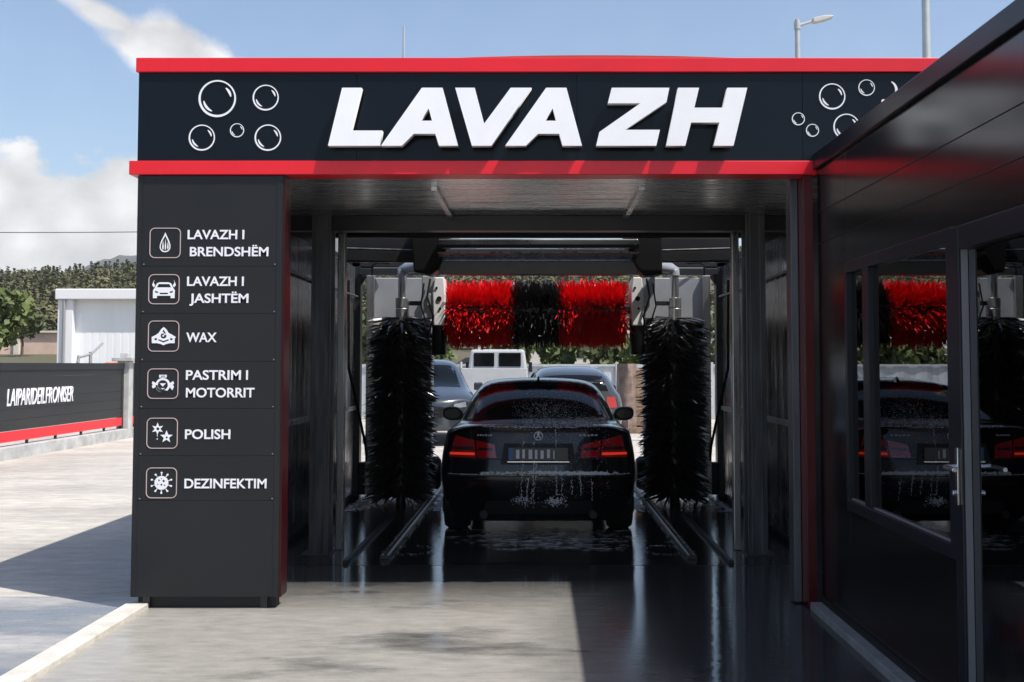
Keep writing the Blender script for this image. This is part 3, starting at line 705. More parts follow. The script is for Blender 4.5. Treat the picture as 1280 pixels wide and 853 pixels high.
    # columns and walls
    for s in (-1, 1):
        m = MB(); x0, x1 = s*1.71, s*1.87
        m.box((x0, 9.2, 0), (x1, 9.215, 2.784)).box((x0, 9.385, 0), (x1, 9.4, 2.784)).box((s*1.785, 9.216, 0), (s*1.797, 9.384, 2.784))
        m.box((x0, 9.19, 0), (s*1.722, 9.199, 2.784)).box((s*1.745, 9.195, 0), (s*1.755, 9.1995, 2.784)).box((s*1.825, 9.195, 0), (s*1.835, 9.1995, 2.784))
        m.box((s*1.69, 9.17, 0), (s*1.93, 9.42, .012))
        m.build('column', 'steel', wash, bevel=.002)
        m = MB(); m.box((s*1.64, 9.46, 0), (s*1.70, 9.56, 2.784)); m.build('guide_post', 'alu', wash, bevel=.006)
        m = MB(); y = 9.42
        while y < 13.2: m.box((s*2.16, y, .06), (s*2.19, y+.62, 2.70)); y += .63
        m.build('inner_wall', 'wall_in', wash, bevel=.004)
        MB().box((s*2.14, 9.42, 1.02), (s*2.159, 13.2, 1.07)).build('wall_rail', 'alu', wash, bevel=.004)
        MB().box((s*2.20, FY+.171, 0), (s*2.24, 11.45, 2.984)).build('outer_wall', 'anth', wash)
        MB().box((s*2.20, 11.451, 0), (s*2.24, 13.2, 2.78)).build('outer_wall', 'anth', wash)
        MB().box((s*2.10, FY+.20, 0), (s*2.195, 9.19, 2.784)).build('side_wall', 'blackm', wash)
        MB().box((s*2.10, 13.2, 0), (s*2.26, 13.36, 2.92)).build('rear_post', 'blackm', wash, bevel=.01)
        MB().tube([(s*2.14, 12.6, 2.5), (s*2.13, 12.6, 1.5), (s*2.05, 12.75, 1.05), (s*1.98, 12.9, .62), (s*1.97, 12.95, .42)], .016, 8).build('hose', 'black', wash, smooth=60)
        MB().tube([(s*2.13, 9.5, 2.35), (s*2.13, 11.2, 2.34), (s*2.13, 13.15, 2.35)], .014, 8).build('water_pipe', 'steel', wash, smooth=60)
        MB().prism([(s*2.10, 2.48), (s*2.10, 2.70), (s*1.95, 2.70)], 13.22, 13.26).build('corner_bracket', 'blackm', wash)
        MB().box((s*1.82, 13.0, .05), (s*2.09, 13.15, .42)).build('splash_box', 'black', wash, bevel=.02)
    MB().box((-2.26, 13.2, 2.70), (2.26, 13.36, 2.92)).build('rear_beam', 'blackm', wash, bevel=.01)
wash_building()
# antenna on the roof
a = MB().tube([(-1.34, 11.0, 3.08), (-1.34, 11.0, 4.2), (-1.34, 11.0, 4.92)], [.018, .014, .010], 6)
tag(a.build('antenna', 'galv', smooth=60), 'thin whip antenna rising above the left part of the sign', 'antenna')

# ------------------------------------------------------------------ black office cabin on the right
def cabin():
    t = thing('office_cabin', 'glossy black office cabin with windows and a glazed door along the right side', 'cabin', (3.4, 4.5, 0))
    X = 1.80; Y0, Y1 = 1.2, 7.18
    ZB, ZT = .715, 2.145
    D0, D1 = 3.92, 4.80      # door opening
    W1 = 6.52                # far end of the window
    m = MB()
    m.box((X, W1, 0), (X+.12, Y1, 2.80))                   # pier by the wash
    m.box((X, D1, 0), (X+.12, W1-.002, ZB))                # below the window
    m.box((X, D0, ZT), (X+.12, W1-.002, 2.80))             # above
    m.box((X, Y0, 0), (X+.12, D0, 2.80))
    m.box((X+.121, Y1-.12, 0), (5.2, Y1, 2.80)); m.box((5.08, Y0, 0), (5.2, Y1-.121, 2.80)); m.box((X+.121, Y0, 0), (5.08, Y0+.12, 2.80))
    m.build('wall', 'cab', t, bevel=.002)
    m = MB(); m.box((X+.05, Y0+.05, 2.70), (5.1, Y1-.05, 2.79)); m.build('ceiling', 'room', t)
    m = MB(); m.box((X+.14, Y0+.13, -.0), (5.07, Y1-.13, .02)); m.build('floor', 'room', t)
    m = MB(); m.box((3.9, Y0+.13, .021), (3.96, Y1-.13, 2.69)); m.build('partition', 'room', t)
    m = MB(); m.box((X-.03, Y0-.03, 2.805), (5.25, Y1, 2.905)); m.build('roof_coping', 'cabframe', t, bevel=.006)
    m = MB()
    for z in (2.32, 2.52): m.box((X-.003, Y0, z), (X-.001, Y1-.01, z+.004))
    m.build('panel_seam', 'seam', t)
    # window: two panes
    fr = MB(); f0, f1 = X-.018, X+.06
    fr.box((f0, D1, ZB), (f1, W1, ZB+.062)); fr.box((f0, D1, ZT-.065), (f1, W1, ZT))
    fr.box((f0, W1-.05, ZB+.063), (f1, W1, ZT-.066)); fr.box((f0, 6.05, ZB+.063), (f1, 6.16, ZT-.066)); fr.box((f0, D1+.001, ZB+.063), (f1, D1+.09, ZT-.066))
    w = fr.build('window', 'cabframe', t, bevel=.004)
    for a, b in ((6.16, W1-.05), (D1+.09, 6.05)):
        MB().box((X+.012, a+.001, ZB+.064), (X+.018, b-.001, ZT-.067)).build('pane', 'glass', w)
        g = MB(); g.box((X-.002, a, ZB+.0625), (X+.010, b, ZB+.071)); g.build('gasket', 'gasket', w)
    # door
    d = MB(); z0, z1 = .03, 2.135
    d.box((f0-.012, D1-.095, z0), (f1, D1-.002, z1)); d.box((f0-.012, D0+.002, z0), (f1, D0+.095, z1))
    d.box((f0-.012, D0+.096, z1-.10), (f1, D1-.096, z1)); d.box((f0-.012, D0+.096, z0), (f1, D1-.096, z0+.13))
    dr = d.build('door', 'cabframe', t, bevel=.004)
    MB().box((X+.010, D0+.096, z0+.131), (X+.016, D1-.096, z1-.101)).build('pane', 'glass', dr)
    g = MB().box((X-.02, D1-.1005, z0+.13), (X+.008, D1-.0965, z1-.1)); g.build('gasket', 'gasket', dr)
    hy = D1-.052; hz = 1.10
    h = MB(); h.box((f0-.022, hy-.016, hz-.14), (f0-.012, hy+.016, hz+.10))
    h.tube([(f0-.02, hy, hz+.02), (f0-.07, hy, hz+.02), (f0-.076, hy-.03, hz+.02), (f0-.076, hy-.13, hz+.018)], .0105, 10)
    h.lathe([(.012, -.02), (.012, 0)], (f0-.020, hy, hz-.09), 'X', 12)
    h.build('handle', 'chrome', dr, bevel=.002, smooth=40)
    h = MB(); h.box((f1, hy-.016, hz-.14), (f1+.01, hy+.016, hz+.10)); h.tube([(f1, hy, hz+.02), (f1+.06, hy, hz+.02), (f1+.066, hy-.13, hz+.018)], .0105, 10)
    h.build('handle', 'chrome', dr, smooth=40)
    MB().box((X-.012, D0, .0), (X+.12, D1, .028)).build('threshold', 'alu', t, bevel=.003)
    MB().box((X-.006, D1+.002, 0), (X-.001, Y1-.02, .09)).build('plinth', 'seam', t)
cabin()

# ------------------------------------------------------------------ floor rails
def floor_rails():
    for s in (-1, 1):
        side = 'left' if s < 0 else 'right'
        x = s*1.225
        t = thing('guide_rail', 'shiny steel wheel guide rail on the wet floor %s of the black car' % side, 'rail', (x, 9, 0), 'steel guide rails')
        MB().prism([(x-.042, .0), (x+.042, .0), (x+.038, .030), (x+.02, .040), (x-.02, .040), (x-.038, .030)], 9.0, 14.4).build('bar', 'blackm', t, bevel=.004)
        MB().tube([(x+s*.012, 9.0, .041), (x+s*.012, 14.4, .041)], .007, 6).build('edge_strip', 'alu', t, smooth=60)
        for yy in np.arange(9.3, 14.3, .8): MB().box((x-.07, float(yy), .0), (x+.07, float(yy)+.08, .010)).build('foot_plate', 'blackm', t)
        x = s*1.50
        o = MB().prism([(x-.022, .0), (x+.022, .0), (x+.018, .03), (x-.018, .03)], 8.8, 11.7).build('floor_channel', 'blackm', bevel=.003)
        tag(o, 'thin black floor strip outside the %s steel guide rail' % side, 'floor strip', 'black floor strips')
floor_rails()

def floor_foam():
    q = random.Random(33); vs = []; fs = []
    def blob(x, y, rx, ry):
        o = len(vs); k = 8; vs.append((x, y, .006))
        for i in range(k):
            a = 2*PI*i/k + q.random()*.6; g = q.uniform(.55, 1.25); vs.append((x + rx*g*math.cos(a), y + ry*g*math.sin(a), .0045))
        fs.extend((o, o+1+i, o+1+(i+1) % k) for i in range(k))
    for _ in range(420):          # streaks dripping behind the tail
        y0 = q.choice((9.55, 9.75, 9.95, 10.1, 10.3, 10.55)) + q.gauss(0, .05)
        x = q.gauss(.12, .36); blob(x, y0 + .05*math.sin(x*7), q.uniform(.012, .075), q.uniform(.002, .006))
    for _ in range(1500):          # thicker foam around the brushes and along the walls
        s = q.choice((-1, 1)); y = q.uniform(11.9, 14.2); x = s*(1.05 + abs(q.gauss(0, .06))) if q.random() < .5 else s*(2.06 - abs(q.gauss(0, .10)))
        r_ = q.uniform(.005, .028); blob(x, y, r_, r_*1.4)
    for _ in range(170):
        s = q.choice((-1, 1)); t = q.random()*2*PI; blob(s*1.05 + .17*math.cos(t) + q.gauss(0, .01), 9.45 + .22*math.sin(t)+q.gauss(0, .02), q.uniform(.003, .010), .006)
    tag(MB().add(vs, fs).build('foam', 'foam'), 'white soap foam lying in streaks on the wet bay floor', 'foam', kind='stuff')
floor_foam()

# ------------------------------------------------------------------ washing gantry
def strip_mesh(name, items, mats, parent=None):
    """items: (root, direction, length, width vector, droop) -> bent ribbons with a split tip"""
    vs = []; fs = []
    for p, d, L, wv, droop in items:
        o = len(vs)
        for i, t in enumerate((0, .5, .80, 1.0)):
            q = p + d*(L*t) + droop*(t*t); wd = wv*(1.0, 1.0, .85, .22)[i]
            vs.append(q-wd); vs.append(q+wd)
        fs += [(o+2*i, o+2*i+1, o+2*i+3, o+2*i+2) for i in range(3)]
    me = bpy.data.meshes.new(name); me.from_pydata(vs, [], fs); me.materials.append(M[mats]); me.update()
    return link(name, me, parent)

def gantry():
    GY = 12.7
    t = thing('wash_gantry', 'grey roll-over washing gantry with white arms and black housings behind the car', 'washing gantry', (0, 13, 0))
    for s in (-1, 1):
        m = MB(); m.box((s*1.32, 13.0, .06), (s*1.97, 13.38, 2.56)); m.build('upright', 'gpanel', t, bevel=.012)
        m = MB(); m.box((s*1.90, 12.93, .06), (s*1.99, 12.998, 2.58)); m.build('edge_post', 'alu', t, bevel=.006)
        m = MB(); m.box((s*1.23, 12.92, .06), (s*1.318, 13.2, 2.40)); m.build('inner_post', 'gwhite', t, bevel=.008)
        # drooping cable over the upright
        m = MB(); pts = [(s*1.93, 12.99, 2.56), (s*1.93, 12.97, 2.70), (s*1.86, 12.95, 2.735), (s*1.72, 12.9, 2.72)]
        m.tube(pts, .014, 6); m.build('hose', 'black', t, smooth=60)
        # arm of the horizontal brush
        xa = s*1.10
        m = MB(); m.prism([(xa-.06, 1.98), (xa+.06, 1.98), (xa+.07, 2.30), (xa+.05, 2.52), (xa-.05, 2.52), (xa-.075, 2.34)], GY-.30, GY+.10)
        m.build('brush_arm', 'gwhite', t, bevel=.012)
        m = MB(); m.lathe([(.028, -.012), (.028, .012)], (xa-s*.0, GY-.30, 2.28), 'Y', 12).lathe([(.014, -.012), (.014, .012)], (xa+.01, GY-.30, 2.17), 'Y', 10).lathe([(.014, -.012), (.014, .012)], (xa-.03, GY-.30, 2.40), 'Y', 10)
        m.build('bolt', 'black', t)
        m = MB(); m.lathe([(.075, 0), (.085, .02), (.085, .40), (.06, .42)], (xa+s*.01, GY-.12, 1.66), 'Z', 16).box((xa-.05, GY-.2, 2.06), (xa+.05, GY-.02, 2.1)); m.build('motor', 'black', t, smooth=40)
        m = MB(); m.box((s*1.16, GY-.25, 2.06), (s*1.30, GY-.05, 2.54)).box((s*1.14, GY-.28, 2.20), (s*1.24, GY-.24, 2.34)); m.build('bearing_block', 'gpanel', t, bevel=.01)
        m = MB(); m.tube([(s*1.20, GY-.3, 2.5), (s*1.23, GY-.34, 2.3), (s*1.16, GY-.33, 2.08), (s*1.22, GY-.3, 1.86)], .013, 6).tube([(s*1.27, GY-.3, 2.45), (s*1.30, GY-.33, 2.2), (s*1.24, GY-.3, 2.0)], .010, 6)
        m.build('hose', 'black', t, smooth=60)
        # carrier pipe of the upright brush
        xb = s*1.545
        m = MB(); m.tube([(xb, GY, 2.05), (xb, GY, 2.60)], .05, 14); m.build('carrier_pipe', 'alu', t, smooth=50)
        m = MB(); m.lathe([(.06, 2.04), (.075, 2.05), (.078, 2.18), (.07, 2.19), (.078, 2.20), (.078, 2.30), (.06, 2.31)], (xb, GY, 0), 'Z', 18).lathe([(.085, 2.055), (.085, 2.075)], (xb, GY, 0), 'Z', 18)
        m.build('gear_motor', 'alu', t, smooth=35)
        m = MB(); m.tube([(xb, GY, 2.56), (xb, GY, 2.62), (xb-s*.05, GY-.02, 2.645), (xb-s*.25, GY-.5, 2.62)], .062, 12); m.build('elbow', 'gpanel', t, smooth=50)
        m = MB(); m.box((xb-s*.08, GY-.03, 2.22), (xb-s*.32, GY+.03, 2.27)).box((xb-s*.30, GY-.05, 2.16), (xb-s*.36, GY+.05, 2.30)); m.build('bracket', 'blackm', t, bevel=.006)
        # wheel brush
        m = MB(); m.lathe([(.03, -.07), (.16, -.06), (.19, -.02), (.19, .03), (.15, .06), (.03, .07)], (s*1.19, 13.05, .30), 'X', 24).box((s*1.2, 13.0, .26), (s*1.34, 13.1, .34))
        m.build('wheel_brush', 'black', t, smooth=40)
    # black housings hung from the beam
    L_ = [(513,286),(561,286),(562,303),(547,337),(539,344),(517,340),(516,324)]
    Rr = [(780,286),(828,286),(828,343),(804,345),(792,326),(781,304)]
    for poly in (L_, Rr):
        pts = [elev(u, v, 11.82) for u, v in poly]
        MB().prism(pts, 11.82, 12.14).build('housing', 'black', t, bevel=.015)
    # beams, sheets and rails of the travelling head
    for s in (-1, 1):
        MB().box((s*1.10, 11.95, 2.645), (s*2.10, 12.03, 2.91)).build('side_beam', 'blackm', t, bevel=.01)
        MB().tube([(s*1.1, 11.90, 2.76), (s*2.10, 11.90, 2.79)], .012, 8).build('side_pipe', 'steel', t, smooth=60)
    MB().box((-1.06, 11.95, 2.512), (1.06, 12.12, 2.655)).build('carriage_beam', 'gpanel', t, bevel=.012)
    MB().add([(-1.05, 11.62, 2.71), (1.05, 11.62, 2.71), (1.05, 12.0, 2.665), (-1.05, 12.0, 2.665), (-1.05, 11.62, 2.722), (1.05, 11.62, 2.722), (1.05, 12.0, 2.677), (-1.05, 12.0, 2.677)],
             [(0,3,2,1),(4,5,6,7),(0,1,5,4),(1,2,6,5),(2,3,7,6),(3,0,4,7)]).build('drip_tray', 'alu', t)
    MB().box((-1.05, 11.60, 2.765), (1.05, 11.70, 2.80)).build('carriage_rail', 'blackm', t, bevel=.006)
    MB().box((-1.05, 11.72, 2.80), (1.05, 11.98, 2.87)).build('cover_sheet', 'ceil', t, bevel=.01)
    MB().box((-2.1, 13.10, 2.60), (2.1, 13.19, 2.68)).build('tie_beam', 'blackm', t, bevel=.008)

    # upright brushes -------------------------------------------------
    rnd = random.Random(5)
    def upright(label, x, seed):
        rnd.seed(seed)
        b = thing('upright_brush', label, 'brush', (x, GY, 0), 'upright side brushes')
        items = []
        rows = 42; around = 15
        for r in range(rows):
            z0 = .10 + 1.96*r/(rows-1)
            for k in range(around):
                a0 = 2*PI*(k + .5*(r % 2))/around + r*.05 + rnd.uniform(-.16, .16)
                Rt = .385*rnd.uniform(.90, 1.05)
                if r >= rows-3: Rt *= .96
                tip = rnd.uniform(-.02, .02); 
                for j in range(6):
                    a = a0 + rnd.gauss(0, .07); zz = z0 + rnd.uniform(-.022, .022)
                    up = rnd.uniform(-.08, .16) + tip
                    if r >= rows-4: up += .02
                    d = Vector((math.cos(a), math.sin(a), up)).normalized()
                    root = Vector((x + .05*math.cos(a), GY + .05*math.sin(a), zz))
                    L = (Rt-.05)*(rnd.uniform(.84, 1.06) if rnd.random() < .85 else rnd.uniform(1.04, 1.15))
                    tang = Vector((-math.sin(a), math.cos(a), 0)); c = rnd.uniform(0, PI)
                    wv = (tang*math.cos(c) + Vector((0, 0, 1))*math.sin(c)) * rnd.uniform(.008, .0165)
                    items.append((root, d, L, wv, Vector((0, 0, -rnd.uniform(.03, .13))) + tang*rnd.gauss(.03, .05)))
        strip_mesh('bristles', items, 'bblack', b)
        MB().tube([(x, GY, .0), (x, GY, .08), (x, GY, .1), (x, GY, 2.0), (x, GY, 2.02), (x, GY, 2.05)], [.055, .055, .11, .11, .055, .055], 16).build('shaft', 'blackm', b, smooth=50)
        return b
    upright('tall black upright brush standing left of the car', -1.55, 3)
    upright('tall black upright brush standing right of the car', 1.535, 4)
    # horizontal roller ---------------------------------------------
    hb = thing('roller_brush', 'horizontal roller brush with red, black and red bristles above the car', 'brush', (0, GY, 2.16))
    zc = 2.165; rr = random.Random(9)
    def roll(x0, x1, mt, n):
        items = []
        rows = int((x1-x0)/.042)
        for r in range(rows):
            xr = x0 + (x1-x0)*(r+.5)/rows
            for k in range(26):
                a0 = 2*PI*k/26 + r*.73
                Rt = .375*rr.uniform(.92, 1.04)
                for j in range(n):
                    a = a0 + rr.uniform(-.22, .22)
                    d = Vector((rr.uniform(-.09, .09), math.cos(a), math.sin(a))).normalized()
                    root = Vector((xr+rr.uniform(-.015, .015), GY+.06*math.cos(a), zc+.06*math.sin(a)))
                    c = rr.uniform(-.7, .7)
                    wv = (Vector((1, 0, 0))*math.cos(c) + Vector((0, -math.sin(a), math.cos(a)))*math.sin(c))*rr.uniform(.007, .013)
                    sw = Vector((0, -math.sin(a), math.cos(a)))
                    items.append((root, d, (Rt-.06)*rr.uniform(.88, 1.04), wv, Vector((rr.gauss(0, .035), 0, -rr.uniform(.01, .08))) + sw*rr.gauss(0, .05)))
        strip_mesh('bristles', items, mt, hb)
    roll(-1.005, -.30, 'bred', 6); roll(-.30, .25, 'bblack', 6); roll(.25, .97, 'bred', 6)
    MB().lathe([(.05, -1.08), (.05, -1.01), (.15, -1.0), (.15, .965), (.05, .98), (.05, 1.08)], (0, GY, zc), 'X', 20).build('axle', 'blackm', hb, smooth=40)
gantry()

# ------------------------------------------------------------------ cars
def make_car_body(st, rear_rows, front_rows, wheels, wheel_r):
    """st: list of (y, B, S1, S2, S3, T0..T4) half sections. Returns a smooth mesh (local, y forward from the tail)."""
    fr = []
    T = len(st)
    verts = []; faces = []; idx = {}
    def V(p):
        key = tuple(round(c, 5) for c in p)
        if key not in idx: idx[key] = len(verts); verts.append(p)
        return idx[key]
    def ring(s, yfun):
        y, B, S1, S2, S3, *Ts = s
        tx = [p[0] for p in Ts]; pts = []
        x0 = tx[0]
        frac = [v/x0 for v in tx]
        # bottom centre -> edge
        for f in reversed(frac): pts.append((B[0]*f, B[1], 0))
        for q in (S1, S2, S3): pts.append((q[0], q[1], 0))
        for q in Ts: pts.append((q[0], q[1], 0))
        return [(x, y + yfun(x, z), z) for x, z, _ in pts]
    rings = []
    for i, s in enumerate(st):
        if i == 0: f = rear_rows
        elif i == T-1: f = front_rows
        else: f = lambda x, z: 0
        half = ring(s, f)
        full = half + [(-x, y, z) for x, y, z in reversed(half[1:-1])]
        rings.append([V(p) for p in full])
    n = len(rings[0])
    for a, b in zip(rings[:-1], rings[1:]):
        for k in range(n): faces.append((a[k], a[(k+1) % n], b[(k+1) % n], b[k]))
    # caps
    def cap(s, f, flip):
        y, B, S1, S2, S3, *Ts = s; tx = [p[0] for p in Ts]; frac = [v/tx[0] for v in tx]
        cols = frac + [-v for v in reversed(frac[:-1])]
        rows = []
        top = {v: z for v, (_, z) in zip(frac, Ts)}
        for w, z, kind in ((B[0], B[1], 0), (S1[0], S1[1], 0), (S2[0], S2[1], 0), (S3[0], S3[1], 0), (tx[0], None, 1)):
            row = []
            for c in cols:
                zz = z if kind == 0 else top[abs(c)]
                x = w*c; row.append(V((x, y + f(x, zz), zz)))
            rows.append(row)
        for r0, r1 in zip(rows[:-1], rows[1:]):
            for k in range(len(cols)-1): faces.append((r0[k], r0[k+1], r1[k+1], r1[k]))
    cap(st[0], rear_rows, False); cap(st[-1], front_rows, True)
    me = bpy.data.meshes.new('tmp_car'); me.from_pydata(verts, [], faces)
    bm = bmesh.new(); bm.from_mesh(me); bmesh.ops.recalc_face_normals(bm, faces=bm.faces)
    bm.to_mesh(me); bm.free()
    # tighten the shoulder, roof, window base and tail edges
    cr = {}
    def cre(a_, b_, w): cr[(min(a_, b_), max(a_, b_))] = w
    for i_, (ra, rb) in enumerate(zip(rings[:-1], rings[1:])):
        for k_, w in ((8, .5), (10, .22), (6, .35)):
            cre(ra[k_], rb[k_], w); cre(ra[n-k_], rb[n-k_], w)
    for k_ in range(9, 12):
        cre(rings[2][k_], rings[2][k_+1], .55); cre(rings[2][n-k_], rings[2][n-k_-1], .55)
    for k_ in range(n): cre(rings[0][k_], rings[0][(k_+1) % n], .45)
    at = me.attributes.new('crease_edge', 'FLOAT', 'EDGE')
    for e in me.edges:
        v0, v1 = e.vertices; at.data[e.index].value = cr.get((min(v0, v1), max(v0, v1)), 0.0)
    me.polygons.foreach_set('use_smooth', [True]*len(me.polygons))
    ob = bpy.data.objects.new('tmp_car', me); C.objects.link(ob)
    sm = ob.modifiers.new('s', 'SUBSURF'); sm.levels = 2; sm.render_levels = 2
    dg = bpy.context.evaluated_depsgraph_get(); dg.update()
    solid = bpy.data.meshes.new_from_object(ob.evaluated_get(dg))
    bvh_src = bmesh.new(); bvh_src.from_mesh(solid); bvh = BVHTree.FromBMesh(bvh_src); bvh_src.free()
    # wheel arches
    cutters = []
    for yy in wheels:
        for s in (-1, 1):
            cm = MB().lathe([(wheel_r*1.12, -.25), (wheel_r*1.12, .25)], (s*.88, yy, wheel_r), 'X', 40)
            me2 = bpy.data.meshes.new('cut'); me2.from_pydata(cm.v, [], cm.f)
            b2 = bmesh.new(); b2.from_mesh(me2); bmesh.ops.recalc_face_normals(b2, faces=b2.faces); b2.to_mesh(me2); b2.free()
            co = bpy.data.objects.new('cut', me2); C.objects.link(co); cutters.append(co)
            md = ob.modifiers.new('b', 'BOOLEAN'); md.object = co; md.operation = 'DIFFERENCE'; md.solver = 'EXACT'
    dg = bpy.context.evaluated_depsgraph_get(); dg.update()
    out = bpy.data.meshes.new_from_object(ob.evaluated_get(dg))
    for co in cutters: m_ = co.data; bpy.data.objects.remove(co); bpy.data.meshes.remove(m_)
    bpy.data.objects.remove(ob)
    out.materials.clear()
    out.polygons.foreach_set('use_smooth', [True]*len(out.polygons)); out.set_sharp_from_angle(angle=R(38))
    return out, bvh

def patch(bvh, corners, axis, nu=14, nv=10, off=.006, sign=1, bow=(0, 0)):
    """Quad patch given in 2-D (4 corners: bl, br, tr, tl) dropped on the body along an axis."""
    vs = []; fs = []
    for j in range(nv+1):
        v = j/nv
        for i in range(nu+1):
            u = i/nu
            a = Vector(corners[0])*(1-u) + Vector(corners[1])*u; b = Vector(corners[3])*(1-u) + Vector(corners[2])*u
            p = a*(1-v) + b*v
            p = Vector((p.x, p.y + bow[0]*4*u*(1-u)*(1-v) + bow[1]*4*u*(1-u)*v))
            if axis == 'Y': o = Vector((p.x, -2*sign if sign > 0 else 8, p.y)); d = Vector((0, sign, 0))
            else: o = Vector((sign*3, p.x, p.y)); d = Vector((-sign, 0, 0))
            h = bvh.ray_cast(o, d)
            q = h[0] if h[0] is not None else o + d*2.2
            vs.append(q - d*off)
    n = nu+1
    fs = [(j*n+i, j*n+i+1, (j+1)*n+i+1, (j+1)*n+i) for j in range(nv) for i in range(nu)]
    return MB().add(vs, fs)

def wheel_part(t, x, y, r, w, s):
    m = MB().lathe([(r*.66, -w/2), (r*.93, -w/2), (r, -w/2+.03), (r, w/2-.03), (r*.93, w/2), (r*.66, w/2)], (x, y, r), 'X', 32)
    o = m.build('wheel', 'tyre', t, smooth=35, local=True)
    k = MB(); k.lathe([(r*.655, -w*.46), (r*.655, w*.46)], (x, y, r), 'X', 32)
    for i in range(5):
        a = 2*PI*i/5+.3; k.tube([(x+s*w*.47, y+.05*math.cos(a), r+.05*math.sin(a)), (x+s*w*.47, y+r*.6*math.cos(a), r+r*.6*math.sin(a))], [.04, .03], 8)
    k.build('rim', 'rim', o, smooth=35)

